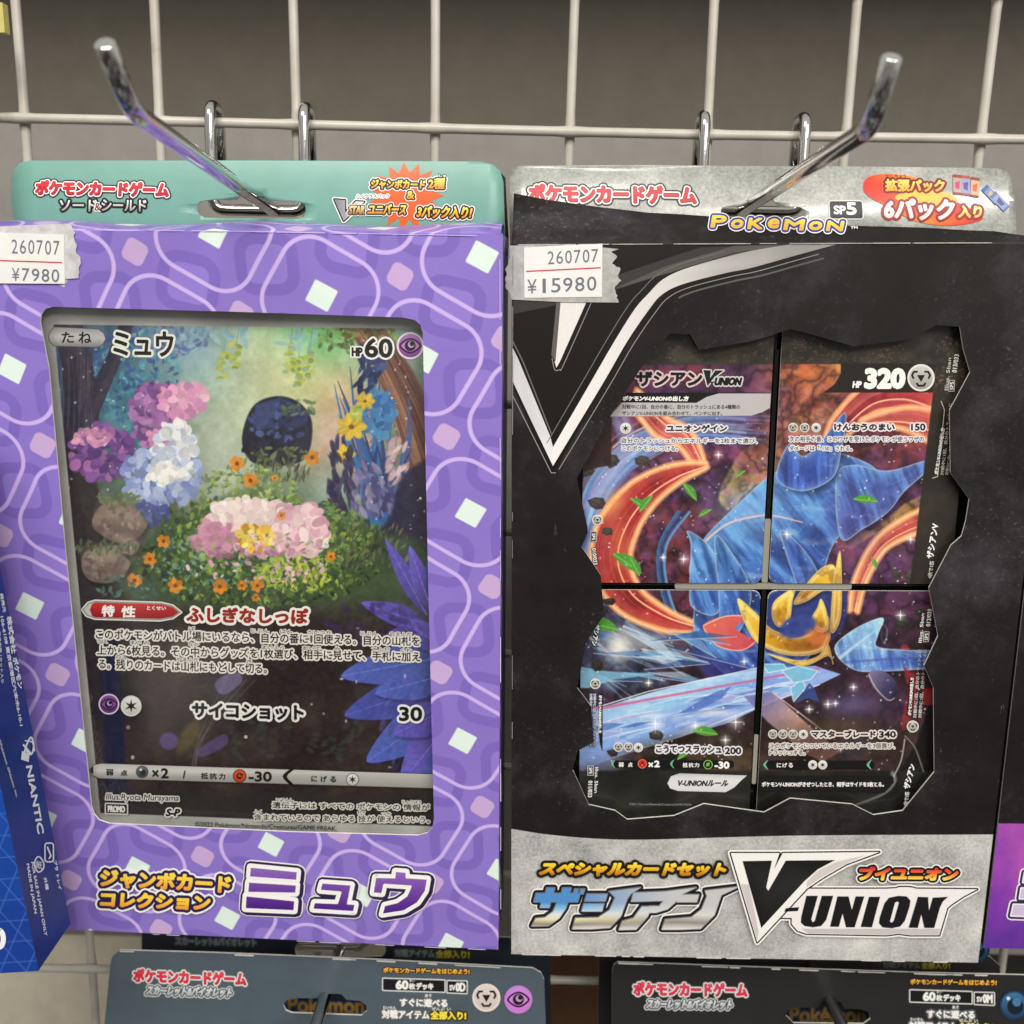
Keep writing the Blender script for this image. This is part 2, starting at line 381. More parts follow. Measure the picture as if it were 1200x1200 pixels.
# ------------------------------------------------------------------ printed graphics: thin inks laid on a surface
_gl = {}
def glyphs(s):
    if s in _gl: return _gl[s]
    c = bpy.data.curves.new('t', 'FONT'); c.body = s; c.resolution_u = 3
    o = bpy.data.objects.new('t', c); COL.objects.link(o); bpy.context.view_layer.update()
    e = o.evaluated_get(bpy.context.evaluated_depsgraph_get()); m = e.to_mesh()
    V = np.array([v.co[:2] for v in m.vertices]); F = [tuple(p.vertices) for p in m.polygons]; cnt = {}
    for f in F:
        for a, b in zip(f, f[1:]+f[:1]): k = (min(a, b), max(a, b)); cnt[k] = cnt.get(k, 0)+1
    E = np.array([k for k, v in cnt.items() if v == 1]); e.to_mesh_clear(); bpy.data.objects.remove(o); bpy.data.curves.remove(c)
    lo, hi = V.min(0), V.max(0); U = (V-lo)/(hi-lo); U[:, 1] = 1-U[:, 1]
    _gl[s] = (U, F, E); return _gl[s]
class Print:
    LAY = 9e-6
    def __init__(s, surf, lift=3e-5): s.s = surf; s.z = lift; s.V = []; s.F = []; s.C = []; s.n = 0
    def _put(s, P, F, C, z):
        P = np.asarray(P, float); s.V.append((P, np.broadcast_to(z, (len(P),)))); C = np.asarray(C, float)
        s.C.append(np.broadcast_to(lin(C) if C.ndim == 1 else lin(C), (len(P), 3)))
        s.F += [tuple(k+s.n for k in f) for f in F]; s.n += len(P)
    def up(s): s.z += s.LAY
    def poly(s, pts, col, holes=()):
        s.up(); L = [list(map(tuple, pts))]+[list(map(tuple, h)) for h in holes]; P = np.array([p for l in L for p in l], float)
        s._put(P, tess(L), col(P) if callable(col) else col, s.z)
    def _stroke(s, A, B, w, col, z, joins=True):
        A, B = np.asarray(A, float), np.asarray(B, float); d = B-A; l = np.maximum(np.linalg.norm(d, axis=1), 1e-6); nn = np.stack([-d[:, 1], d[:, 0]], 1)/l[:, None]*w
        n = len(A); P = np.stack([A+nn, A-nn, B-nn, B+nn], 1).reshape(-1, 2); j = z+RNG.rand(n)*4e-6
        s._put(P, [(4*i, 4*i+1, 4*i+2, 4*i+3) for i in range(n)], col(P) if callable(col) else col, np.repeat(j, 4))
        if joins:
            J = np.unique(np.round(np.concatenate([A, B]), 3), axis=0); k = 8; a = np.arange(k)*2*math.pi/k
            P = (J[:, None, :]+w*np.stack([np.cos(a), np.sin(a)], 1)[None]).reshape(-1, 2); j = z+RNG.rand(len(J))*4e-6
            s._put(P, [tuple(range(k*i, k*i+k)) for i in range(len(J))], col(P) if callable(col) else col, np.repeat(j, k))
    def line(s, pts, w, col, closed=False):
        s.up(); P = np.asarray(pts, float); Q = np.roll(P, -1, 0) if closed else P[1:]; s._stroke(P if closed else P[:-1], Q, w/2, col, s.z)
    def circ(s, c, r, col, ry=None, n=28):
        a = np.arange(n)*2*math.pi/n; s.poly(np.stack([c[0]+r*np.cos(a), c[1]+(ry or r)*np.sin(a)], 1), col)
    def shape(s, pts, col, outs=()):
        """filled outline with widening borders under it: outs = ((width, colour), ...) outermost first"""
        for wd, c in outs:
            s.poly(pts, c); s.line(pts, wd*2, c, True)
        s.poly(pts, col)
    def text(s, t, x0, y0, x1, y1, col, slope=0., shear=0., weight=0., outs=(), quad=None):
        """ink box (x0,y0)-(x1,y1) at the text's start; slope = fall per pixel; quad = (top left, along, down) instead"""
        U, F, E = glyphs(t)
        if quad is not None: o, ex, ey = [np.array(q, float) for q in quad]
        else: o, ex, ey = np.array([x0+shear, y0]), np.array([x1-x0-shear, (x1-x0)*slope]), np.array([-shear, y1-y0])
        P = o+U[:, :1]*ex+U[:, 1:]*ey
        def cc(c):
            if isinstance(c, list):
                st = np.array(c, float); tt = np.linspace(0, 1, len(st)); nn = np.array([-ex[1], ex[0]]); nn = nn/(nn@ey)
                return lambda Q: np.stack([np.interp((Q-o)@nn, tt, st[:, k]) for k in range(3)], 1)
            return c
        for wd, c in tuple(outs)+((0, col),):
            s.up(); c = cc(c); s._put(P, F, c(P) if callable(c) else c, s.z+5e-6)
            if wd+weight > 0: s._stroke(P[E[:, 0]], P[E[:, 1]], wd+weight, c, s.z)
    def build(s, name, parent, m, rows=0., px=True):
        P = np.concatenate([p for p, _ in s.V]); Z = np.concatenate([z for _, z in s.V]); C = np.concatenate(s.C)
        U = s.s.uv(P) if px else P
        if rows:
            bm = bmesh.new(); lay = bm.verts.layers.float_vector.new('c'); vs = []
            for u, z, c in zip(U, Z, C): v = bm.verts.new((u[0], u[1], z)); v[lay] = Vector(c); vs.append(v)
            for f in s.F:
                try: bm.faces.new([vs[k] for k in f])
                except ValueError: pass
            lo, hi = U[:, 1].min(), U[:, 1].max(); y = lo+rows
            while y < hi-1e-6:
                bmesh.ops.bisect_plane(bm, geom=bm.verts[:]+bm.edges[:]+bm.faces[:], plane_co=(0, y, 0), plane_no=(0, 1, 0), dist=1e-7); y += rows
            lo, hi = U[:, 0].min(), U[:, 0].max(); y = lo+rows*2
            while y < hi-1e-6:
                bmesh.ops.bisect_plane(bm, geom=bm.verts[:]+bm.edges[:]+bm.faces[:], plane_co=(y, 0, 0), plane_no=(1, 0, 0), dist=1e-7); y += rows*2
            bm.verts.index_update(); U3 = np.array([v.co[:] for v in bm.verts]); C = np.array([v[lay][:] for v in bm.verts])
            F = [[v.index for v in f.verts] for f in bm.faces]; bm.free(); return mesh_obj(name, s.s.at(U3[:, :2], U3[:, 2]), F, m, parent, C)
        return mesh_obj(name, s.s.at(U, Z), s.F, m, parent, C)

# ------------------------------------------------------------------ painted pictures (printed on the cards), as coloured fine meshes
_nt = {}
def vnoise(X, Y, sc, seed):
    if seed not in _nt: _nt[seed] = np.random.RandomState(seed).rand(64, 64)
    T = _nt[seed]; x, y = X/sc+seed*7.3, Y/sc+seed*3.1; i, j = np.floor(x).astype(int), np.floor(y).astype(int); f, g = x-i, y-j
    f, g = f*f*(3-2*f), g*g*(3-2*g); i0, j0, i1, j1 = i % 64, j % 64, (i+1) % 64, (j+1) % 64
    return (T[j0, i0]*(1-f)+T[j0, i1]*f)*(1-g)+(T[j1, i0]*(1-f)+T[j1, i1]*f)*g
def fbm(X, Y, sc, seed, o=4):
    r = 0; a = .5; t = 0
    for k in range(o): r = r+a*vnoise(X, Y, sc/2**k, seed+k); t += a; a *= .55
    return r/t
class Paint:
    def __init__(s, surf, u0, v0, u1, v1, step=.00026):
        s.s = surf; s.nu = int((u1-u0)/step)+1; s.nv = int((v1-v0)/step)+1; s.u = np.linspace(u0, u1, s.nu); s.v = np.linspace(v0, v1, s.nv)
        A, B = np.meshgrid(s.u, s.v); s.U = np.stack([A.ravel(), B.ravel()], 1); P = surf.px(s.U)
        s.X, s.Y = P[:, 0].reshape(s.nv, s.nu), P[:, 1].reshape(s.nv, s.nu); s.C = np.zeros((s.nv, s.nu, 3)); s.mpp = .00034
    def win(s, pts, r):
        U = s.s.uv(pts); r = r*s.mpp+.0006; lo, hi = U.min(0)-r, U.max(0)+r
        a, b = np.searchsorted(s.u, [lo[0], hi[0]]); c, d = np.searchsorted(s.v, [lo[1], hi[1]])
        return (slice(c, d), slice(a, b)) if b > a and d > c else None
    def mix(s, w, m, col):
        if callable(col): col = col(s.X[w], s.Y[w])
        col = np.asarray(col, float)/255.; m = np.clip(m, 0, 1)[..., None]; s.C[w] = s.C[w]*(1-m)+col*m
    def all(s, col, m=1.): s.mix((slice(None), slice(None)), np.broadcast_to(m(s.X, s.Y) if callable(m) else m, s.X.shape), col)
    def ell(s, x, y, rx, ry, ang, col, a=1., soft=1.):
        R = max(rx, ry)+soft; w = s.win([(x, y)], R)
        if w is None: return
        c, q = math.cos(ang), math.sin(ang); dx, dy = s.X[w]-x, s.Y[w]-y; p, r = (dx*c+dy*q)/rx, (dy*c-dx*q)/ry
        s.mix(w, a*np.clip((1-np.sqrt(p*p+r*r))*min(rx, ry)/soft+.5, 0, 1), col)
    def glow(s, x, y, rx, ry, col, a=1., ang=0.):
        w = s.win([(x, y)], max(rx, ry)*2.4)
        if w is None: return
        c, q = math.cos(ang), math.sin(ang); dx, dy = s.X[w]-x, s.Y[w]-y
        s.mix(w, a*np.exp(-(((dx*c+dy*q)/rx)**2+((dy*c-dx*q)/ry)**2)), col)
    def poly(s, pts, col, a=1., soft=1., m=None):
        P = np.asarray(pts, float); w = s.win(P, soft+1)
        if w is None: return
        X, Y = s.X[w], s.Y[w]; D = np.full(X.shape, 1e9); I = np.zeros(X.shape, bool)
        for (ax, ay), (bx, by) in zip(P, np.roll(P, -1, 0)):
            ex, ey = bx-ax, by-ay; t = np.clip(((X-ax)*ex+(Y-ay)*ey)/(ex*ex+ey*ey+1e-9), 0, 1); D = np.minimum(D, (X-ax-t*ex)**2+(Y-ay-t*ey)**2)
            if ay != by: I ^= ((ay > Y) != (by > Y)) & (X < (bx-ax)*(Y-ay)/(by-ay)+ax)
        d = np.where(I, 1, -1)*np.sqrt(D); k = np.clip(d/soft+.5, 0, 1)*a
        if m is not None: k = k*m(X, Y, d)
        s.mix(w, k, col)
    def line(s, pts, wd, col, a=1., soft=1., w2=None):
        P = np.asarray(pts, float); w2 = wd if w2 is None else w2; w = s.win(P, max(wd, w2)+soft)
        if w is None: return
        X, Y = s.X[w], s.Y[w]; D = np.full(X.shape, -1e9); n = len(P)-1
        for i in range(n):
            (ax, ay), (bx, by) = P[i], P[i+1]; ex, ey = bx-ax, by-ay; t = np.clip(((X-ax)*ex+(Y-ay)*ey)/(ex*ex+ey*ey+1e-9), 0, 1)
            h = (wd+(w2-wd)*(i+t)/n)/2; D = np.maximum(D, h-np.sqrt((X-ax-t*ex)**2+(Y-ay-t*ey)**2))
        s.mix(w, a*np.clip(D/soft+.5, 0, 1), col)
    def star(s, x, y, r, col=(255, 255, 255)):
        s.glow(x, y, r*.9, r*.9, col, .5); s.line([(x-r, y), (x, y)], .1, col, 1, 1, 1.1); s.line([(x+r, y), (x, y)], .1, col, 1, 1, 1.1)
        s.line([(x, y-r), (x, y)], .1, col, 1, 1, 1.1); s.line([(x, y+r), (x, y)], .1, col, 1, 1, 1.1); s.ell(x, y, 1.2, 1.2, 0, col)
    def build(s, name, parent, m, lift=0., keep=None):
        return grid_mesh(name, s.s.at(s.U, lift), s.nu, s.nv, lin(s.C.reshape(-1, 3)*255), m, parent, keep)
def gr(p0, p1, *cols):
    """gradient between two picture points"""
    p0, p1 = np.array(p0, float), np.array(p1, float); d = (p1-p0)/((p1-p0)@(p1-p0)); st = np.array(cols, float); tt = np.linspace(0, 1, len(st))
    return lambda X, Y: np.stack([np.interp((X-p0[0])*d[0]+(Y-p0[1])*d[1], tt, st[:, k]) for k in range(3)], -1)
def nz(c0, c1, sc, seed):
    c0, c1 = np.array(c0, float), np.array(c1, float)
    def f(X, Y):
        t = np.clip((fbm(X, Y, sc, seed)-.3)/.4, 0, 1)[..., None]; return c0*(1-t)+c1*t
    return f

# ================================================================== the setting: back boards, wire grid, hooks
YG = .4145
WF = Frame((0, 0, 0), np.eye(3))
def board_thing(name, px0, py0, px1, py1, Y, m, label, cat, yaw=0.):
    p0, p1 = unproj(px0, py0, Y), unproj(px1, py1, Y)
    if px1-px0 > 800: p0[2], p1[2] = unproj(600, py0, Y)[2], unproj(600, py1, Y)[2]
    fr = Frame((p0[0], Y, p1[2]), rot3(0, 0, yaw))
    t = slab(name, Surf(fr), [[(0, 0), (p1[0]-p0[0], 0), (p1[0]-p0[0], p0[2]-p1[2]), (0, p0[2]-p1[2])]], .004, [m, m], None)
    t.matrix_world = fr.matrix(); return tag(t, label, cat)
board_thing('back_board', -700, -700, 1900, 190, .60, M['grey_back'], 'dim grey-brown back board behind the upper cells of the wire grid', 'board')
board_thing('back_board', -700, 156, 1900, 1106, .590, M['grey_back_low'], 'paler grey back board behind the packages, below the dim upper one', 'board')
board_thing('back_board', -500, 1111, 644, 1500, .56, M['beige_back'], 'beige back board low behind the wire grid, under the blue carton', 'board')
board_thing('back_board', 700, 1090, 1900, 1500, .60, M['dark'], 'dark back board low behind the black-tabbed deck package', 'board')
board_thing('cardboard_carton', 640, 1080, 706, 1500, .50, M['kraft'], 'brown cardboard carton standing behind the wire grid between the two lower packages', 'carton')

g = thing('wire_grid', Frame((0, YG, -.42), np.eye(3)), 'cream coated wire grid panel that carries all the hooks', 'grid panel')
gf = Frame((0, YG, -.42), np.eye(3)); GX0, GS, GZ0 = -.48246*YG, .132677*YG, .161373*YG
for i in range(-2, 11):
    x = GX0+i*GS; wk = np.arange(0, 11.01, .125); tube('wire', [(x+.0005*math.sin(i*2.1+k*.9), YG+.0036, GZ0+2*GS-k*GS) for k in wk], [.0019+(.0004 if k % 1 == 0 else 0) for k in wk], M['wire'], g, 10, True, gf)
for j in range(-1, 9):
    z = GZ0-j*GS; wk = np.arange(0, 13.01, .125); tube('wire', [(GX0-2*GS+k*GS, YG, z+.0005*math.sin(j*1.7+k*.7)) for k in wk], [.0019+(.00035 if k % 1 == 0 else 0) for k in wk], M['wire'], g, 10, True, gf)

def hook(pb, pn, pt, bxs, label):
    """arm from the bar (picture point pb at the grid) to the bend and tip; bar between two risers that hang over the wire"""
    x, yb, zb = pb; fr = Frame((x, yb, zb), np.eye(3))
    t = thing('display_hook', fr, label, 'hook', 'chrome display hooks on the wire grid')
    arm = bend([(x, yb, zb), np.array((x, yb, zb))*.55+np.array(pn)*.45, pn, pt], .006, 7)
    arm.append(np.array(pt)+(np.array(pt)-np.array(pn))*.02)
    tube('arm', arm, [.0026]*(len(arm)-1)+[.0019], M['chrome'], t, 20, True, fr)
    top = GZ0+.0065; y0, y1 = YG-.0052, YG+.0075
    path = bend([(bxs[0], y1, top-.022), (bxs[0], y1, top), (bxs[0], y0, top), (bxs[0], yb+.0026, zb), (bxs[1], yb+.0026, zb), (bxs[1], y0, top), (bxs[1], y1, top), (bxs[1], y1, top-.022)], .0055, 6)
    tube('hanger_frame', path, .0022, M['chrome'], t, 14, True, fr)
    return t
def copy_thing(o, d, label):
    c = o.copy(); COL.objects.link(c); c.matrix_world = Matrix.Translation(d) @ o.matrix_world; c['label'] = label
    for k in [q for q in S.objects if q.parent is o]: e = k.copy(); COL.objects.link(e); e.parent = c
    return c
xl = -.0974; zl = unproj(300, 246, .405)[2]
hl = hook((xl, .405, zl), (xl, .261, .0446), (xl-.0006, .2475, .0570), (unproj(246, 140, .409)[0], unproj(356, 140, .409)[0]), 'chrome hook through the teal hang tab, arm tip upturned')
xr = .0878; zr = unproj(890, 247, .405)[2]
hr = hook((xr, .405, zr), (xr, .2623, .0444), (xr+.0004, .2528, .0588), (unproj(826, 150, .409)[0], unproj(944, 150, .409)[0]), 'chrome hook through the silver hang tab, arm tip upturned')
h3 = copy_thing(hl, Vector((unproj(383, 1165, .374)[0]-xl, 0, -6*GS-.001)), 'chrome hook through the slate blue hang tab, arm cut off by the frame')
h4 = copy_thing(hr, Vector((unproj(969, 1174, .374)[0]-xr, 0, -6*GS-.001)), 'chrome hook through the black hang tab with yellow lettering')
sh = slab('added_shade_ledge', Surf(Frame((0, .47, .218), np.eye(3))), [[(-.9, 0), (.9, 0), (.9, .02), (-.9, .02)]], .125, [M['beige_back'], M['beige_back']], None); sh.location = (0, .47, .218); tag(sh, kind='structure')      # unseen ledge, added above the rack to shade the top of the wall
_t = board_thing('hang_tag', -40, 2, 5.5, 38, .395, M['yellow_tag'], 'pale yellow tag at the edge of the top wire cell', 'tag')

# ================================================================== shared lettering and round emblems
RED, WHITE, INK = (206, 38, 52), (244, 242, 238), (22, 20, 22)
GOLD = [(255, 236, 120), (250, 190, 60), (214, 130, 40)]
def e_disc(P, c, r, rim, face, lo=None):
    P.circ(c, r, rim); P.circ(c, r*.86, (lambda Q: np.stack([np.interp((Q[:, 1]-c[1])/r, [-1, 1], [face[k], (lo or face)[k]]) for k in range(3)], 1)))
def e_eye(P, c, r, rim=(232, 222, 236), face=(186, 130, 196), lo=(120, 62, 140)):
    e_disc(P, c, r, rim, face, lo); x, y = c
    a = [(x-r*.74, y), (x-r*.4, y-r*.36), (x, y-r*.5), (x+r*.4, y-r*.36), (x+r*.74, y), (x+r*.4, y+r*.36), (x, y+r*.5), (x-r*.4, y+r*.36)]
    a = spline(a, 4, True); P.poly(a, face); P.line(a, r*.13, (40, 20, 48), True); P.circ(c, r*.4, (38, 22, 46))
    P.circ((x+r*.06, y-r*.08), r*.24, (196, 160, 206)); P.circ((x+r*.13, y-r*.14), r*.17, (38, 22, 46))
def e_star(P, c, r, rim=(214, 213, 208), face=(232, 231, 226), ink=(30, 28, 28)):
    e_disc(P, c, r, rim, face, (190, 188, 184)); a = [(c[0]+r*(.68 if k % 2 == 0 else .22)*math.sin(k*math.pi/6), c[1]-r*(.68 if k % 2 == 0 else .22)*math.cos(k*math.pi/6)) for k in range(12)]
    P.poly(a, ink)
def e_tri(P, c, r, rim=(226, 224, 218), face=(206, 203, 196), lo=(150, 146, 138), ink=(28, 26, 26)):
    e_disc(P, c, r, rim, face, lo); x, y = c
    P.poly([(x-r*.3, y-r*.2), (x+r*.3, y-r*.2), (x, y+r*.32)], ink)
    for s in (-1, 1): P.line([(x+s*r*.3, y-r*.44), (x+s*r*.52, y-r*.44), (x+s*r*.66, y-r*.18), (x+s*r*.56, y+r*.02)], r*.15, ink)
    P.line([(x-r*.3, y+r*.42), (x-r*.2, y+r*.58), (x+r*.2, y+r*.58), (x+r*.3, y+r*.42)], r*.15, ink)
def e_moon(P, c, r, rim=(30, 60, 92), face=(70, 120, 165), lo=(30, 60, 100)):
    e_disc(P, c, r, rim, face, lo); x, y = c; P.circ((x+r*.08, y+r*.1), r*.56, (22, 30, 42)); P.circ((x+r*.18, y-r*.2), r*.3, face); P.circ((x-r*.4, y-r*.45), r*.12, (220, 232, 240))
def e_orb(P, c, r): e_disc(P, c, r, (88, 92, 94), (112, 118, 120), (60, 64, 66)); P.circ((c[0]+r*.1, c[1]+r*.1), r*.5, (46, 48, 50)); P.circ((c[0]-r*.2, c[1]-r*.35), r*.2, (210, 212, 212))
def e_fist(P, c, r): e_disc(P, c, r, (120, 40, 24), (206, 92, 52), (170, 62, 34)); x, y = c; P.poly([(x-r*.5, y-r*.1), (x-r*.1, y-r*.5), (x+r*.5, y-r*.3), (x+r*.45, y+r*.1), (x+r*.1, y+r*.5), (x-r*.4, y+r*.35)], (60, 22, 16)); P.line([(x-r*.2, y), (x+r*.3, y+r*.05)], r*.16, (206, 92, 52)); P.line([(x, y-r*.3), (x, y)], r*.14, (206, 92, 52))
def e_flame(P, c, r): e_disc(P, c, r, (226, 120, 100), (196, 44, 34)); x, y = c; P.poly([(x, y-r*.6), (x+r*.5, y+r*.3), (x, y+r*.55), (x-r*.5, y+r*.3)], (90, 16, 14)); P.circ((x, y+r*.25), r*.22, (230, 110, 60))
def e_leaf(P, c, r): e_disc(P, c, r, (150, 200, 110), (30, 44, 22)); x, y = c; P.poly([(x-r*.4, y+r*.4), (x-r*.3, y-r*.3), (x+r*.4, y-r*.5), (x+r*.25, y+r*.25)], (120, 180, 70))
def e_steel(P, c, r): e_disc(P, c, r, (236, 234, 228), (40, 36, 34)); P.circ(c, r*.62, (200, 196, 188)); P.poly([(c[0]-r*.3, c[1]-r*.2), (c[0]+r*.3, c[1]-r*.2), (c[0], c[1]+r*.32)], INK)
def game_name(P, x0, y0, x1, y1, slope, k=1., col=RED, rim=(50, 22, 28), rw_=3.6):
    P.text('ポケモンカードゲーム', x0, y0, x1, y1, [(226, 60, 66), (190, 24, 44)] if col is RED else col, slope, 0, .7*k, ((rw_*k, rim), (2.0*k, WHITE), (.7*k, (150, 20, 32)), ))
def sticker(parent, surf, tape, pap, l1, l2, m):
    """price label under masking tape"""
    T0 = np.array(tape, float); J = []; rj = np.random.RandomState(len(tape))
    for a, b in zip(T0, np.roll(T0, -1, 0)):
        n_ = max(1, int(np.hypot(*(b-a))/2.6)); rough = abs(b[1]-a[1]) > abs(b[0]-a[0])*.5
        for k in range(n_): J.append(a+(b-a)*k/n_+(rj.normal(0, .75, 2)*(1, .4) if rough and k else 0))
    tape = J
    s0 = Surf(surf.fr, surf.q+surf.n*.0005, surf.a, surf.b)
    tp = slab('tape', s0, [[tuple(q) for q in surf.uv(tape)]], .0001, [m, m], parent); tp.location = (0, 0, 0)
    s2 = Surf(surf.fr, surf.q+surf.n*.0007, surf.a, surf.b)
    lb = slab('price_label', s2, [[tuple(q) for q in s2.uv(pap)]], .00012, [M['paper'], M['paper']], parent)
    P = Print(s2); q = np.array(pap, float); ex, ey = q[1]-q[0], q[3]-q[0]
    def T(t, a, b, c, d, w=.1): P.text(t, 0, 0, 0, 0, (112, 114, 128), weight=w, quad=(q[0]+ex*(a+(.35*(c-a) if t == '1' else 0))+ey*b, ex*(c-a)*(.35 if t == '1' else 1), ey*(d-b)))
    for t, (a, b, c, d) in l1: T(t, a, b, c, d, 0.)
    p = q[0]+ey*l2; P.line([p+ex*.03, p+ex*.97], 1.3, (206, 58, 66))
    P.build('label_lettering', lb, M['bare'])
def worn(P, pts, k, rs, c=(214, 212, 206), w=.9):
    pts = np.array(pts, float)
    for i in range(k):
        a = rs.rand()*.93; b = a+.01+rs.rand()*.05; L = lambda f: (np.interp(f, np.linspace(0, 1, len(pts)), pts[:, 0]), np.interp(f, np.linspace(0, 1, len(pts)), pts[:, 1]))
        P.line([L(a), L(b)], w+rs.rand()*w, c)
rw = np.random.RandomState(5)

# ================================================================== purple window box with one jumbo card
def carton(fr, w, h, d, name, label, cat, group, front, side, holes_px=(), outer=None, back=None):
    t = thing(name, fr, label, cat, group); sf = Surf(fr)
    holes = [[tuple(q) for q in sf.uv(hp)] for hp in holes_px]
    out = outer or [(-w/2, 0), (w/2, 0), (w/2, h), (-w/2, h)]
    slab('front_panel', sf, [out]+holes, .0007, [front, M['white_edge']], t)
    k = .0007; W = w/2-.0002
    slab('carton_wall', Surf(fr, (0, .00072, 0)), [[(-W, .0002), (W, .0002), (W, h-.0002), (-W, h-.0002)], [(-W+k, k), (-W+k, h-k), (W-k, h-k), (W-k, k)]], d-.0008, [side, side], t)
    slab('back_panel', Surf(fr, (0, d, 0)), [[(-W, .0002), (W, .0002), (W, h-.0002), (-W, h-.0002)]], .0007, [back or M['dark'], M['dark']], t)
    return t, sf
R_L = rot3(*np.radians((1.1086, -.5731, -3.0691))); W_L, H_L, D_L = .1902, .2759, .034
FL = Frame(np.array((-.0989, .35, -.1167))-R_L[:, 2]*H_L/2, R_L)
winL = [(47, 378), (48, 369), (53, 362), (62, 359.5), (280, 365.5), (472, 372), (486, 375), (493, 381), (495.5, 391), (502, 690), (508.5, 958), (507, 969), (501, 976), (490, 979), (340, 975), (128, 965), (116, 961), (110, 954), (107, 944), (76, 640), (57, 430)]
bl, sL = carton(FL, W_L, H_L, D_L, 'window_box', 'purple patterned window box showing one jumbo card', 'card box', 'window boxes of cards', M['weave'], M['weave'], [winL])
# sloping top flap, hang tab
nf = 8; tabd = .0335; zt = Surf(FL, (0, tabd, 0)).uv([(300, 264)])[0][1]
V = []; F = []
for i in range(nf+1):
    f = i/nf
    for k in range(25):
        x = -W_L/2+.0006+(W_L-.0012)*k/24; V.append((x*(1-.012*f), f*tabd*.985, H_L+(zt-H_L)*f+.0016*math.sin(math.pi*f)*(1+.5*math.sin(k*.6))))
for i in range(nf):
    for k in range(24): a = i*25+k; F.append((a, a+1, a+26, a+25))
fl = mesh_obj('top_flap', V, F, M['weave'], bl, smooth=True); mo = fl.modifiers.new('thick', 'SOLIDIFY'); mo.thickness = .0006
sT = Surf(FL, (0, tabd, 0))
tabL = [(19, 284), (16.5, 262), (11, 222), (10, 207), (12, 197), (18, 190), (28, 187), (300, 186.5), (562, 188), (577, 191.5), (586, 200), (589.5, 213), (592, 274), (592, 290)]
slotL = [(230, 246), (231, 240), (235, 236), (242, 234.5), (277, 234), (284, 227), (304, 227), (312, 235), (350, 236), (357, 240), (358.5, 247), (356, 254), (349, 256.5), (240, 255), (233, 252)]
warpL = lambda u, v: -.0025*np.clip((v-H_L-.004)/.02, 0, 1.4)**2
sT.warp = warpL
slab('hang_tab', sT, [[tuple(q) for q in sT.uv(tabL)], [tuple(q) for q in sT.uv(slotL)]], .0007, [M['teal'], M['teal_edge']], bl, cuts=.003)
s2 = Surf(FL, (.0012, tabd+.0022, -.0012), warp=warpL); slab('hang_tab_backing', s2, [[tuple(q) for q in s2.uv([(60, 290), (60, 196), (560, 193.5), (584, 198), (592, 208), (596, 276), (596, 292)])], [tuple(q) for q in s2.uv([(205, 268), (205, 214), (384, 214), (384, 270)])]], .0007, [M['dark'], M['teal_edge']], bl, cuts=.003)
P = Print(sT, 1.2e-4)
a = [(476+(42 if k % 2 == 0 else 29)*math.cos(k*math.pi/15)*1.05, 229+(41 if k % 2 == 0 else 28)*math.sin(k*math.pi/15)) for k in range(30)]
P.poly(a, (226, 98, 44))
game_name(P, 41, 211.5, 196, 227.5, .018)
P.text('ソード', 70, 234, 113, 247, [(246, 246, 242), (150, 146, 140)], .01, 0, .4, ((2.2, INK),)); P.text('&', 111, 238, 118, 247, (120, 60, 50), 0, 0, .2, ((1.2, (230, 226, 220)),)); P.text('シールド', 119, 234, 171, 247, [(246, 246, 242), (150, 146, 140)], .01, 0, .4, ((2.2, INK),))
P.text('ジャンボカード', 434, 210, 498, 220.5, GOLD, .015, 1, .5, ((3., WHITE), (1.9, INK))); P.text('2種', 501, 208.5, 521, 221, GOLD, 0, 1, .5, ((3., WHITE), (1.9, INK))); P.text('しゅ', 514, 203.5, 522, 207, WHITE, 0, 0, .1, ((.9, INK),))
P.text('&', 476.5, 224, 485, 233, GOLD, 0, 0, .4, ((2.6, WHITE), (1.6, INK)))
P.text('ハイクラスパック', 417, 227.5, 456, 232, (120, 112, 96), 0, 0, .15, ((1., WHITE),))
P.shape([(391.5, 233.5), (404.5, 234.5), (404.5, 249), (417, 235.5), (427, 236.5), (403, 259)], lambda Q: np.stack([np.interp(Q[:, 0], [391, 428], [120, 226])]*3, 1), ((2.8, WHITE), (1.5, INK)))
P.text('STAR', 409, 241.5, 428, 251, [(240, 220, 150), (150, 110, 60)], 0, 1, .7, ((2., WHITE), (1.2, INK))); P.text('ユニバース', 431, 239.5, 477, 251, GOLD, .0, 2, .6, ((2.6, WHITE), (1.7, INK)))
P.text('3パック入り!', 488, 241.5, 554, 255, GOLD, .015, 3, .6, ((3., WHITE), (1.9, INK)))
P.build('tab_lettering', bl, M['print'], rows=.0025)
# lettering on the front
P = Print(sL, 5e-5); worn(P, [(-20, 266.8), (300, 271.5), (585, 276.8)], 46, rw, (205, 192, 236), .6); worn(P, [(586, 280), (587, 1110)], 16, rw, (214, 206, 232), .5); worn(P, [(60, 1088), (587, 1112.5)], 10, rw, (214, 206, 232), .5)
Y2 = [(255, 226, 84), (252, 204, 66), (240, 158, 60)]; NV = (44, 32, 76)
P.text('ジャンボカード', 118.5, 1018, 271, 1037, Y2, .055, 1.5, 1.3, ((5.6, WHITE), (3.4, NV))); P.text('コレクション', 119, 1044.5, 247, 1060.5, Y2, .033, 1.5, 1.3, ((5.6, WHITE), (3.4, NV)))
mi = [[(294, 1013.5), (350, 1019), (349, 1030), (293, 1026)], [(292, 1031), (349, 1034.5), (348, 1045), (291, 1044)], [(289, 1047), (347, 1053), (346, 1065.5), (288, 1063)]]
yu = [(378, 1032), (413, 1034.5), (408.5, 1056.5), (417.5, 1057), (415.5, 1066.5), (367, 1063.5), (369, 1055), (396, 1056), (400, 1043.5), (375.5, 1041.5)]
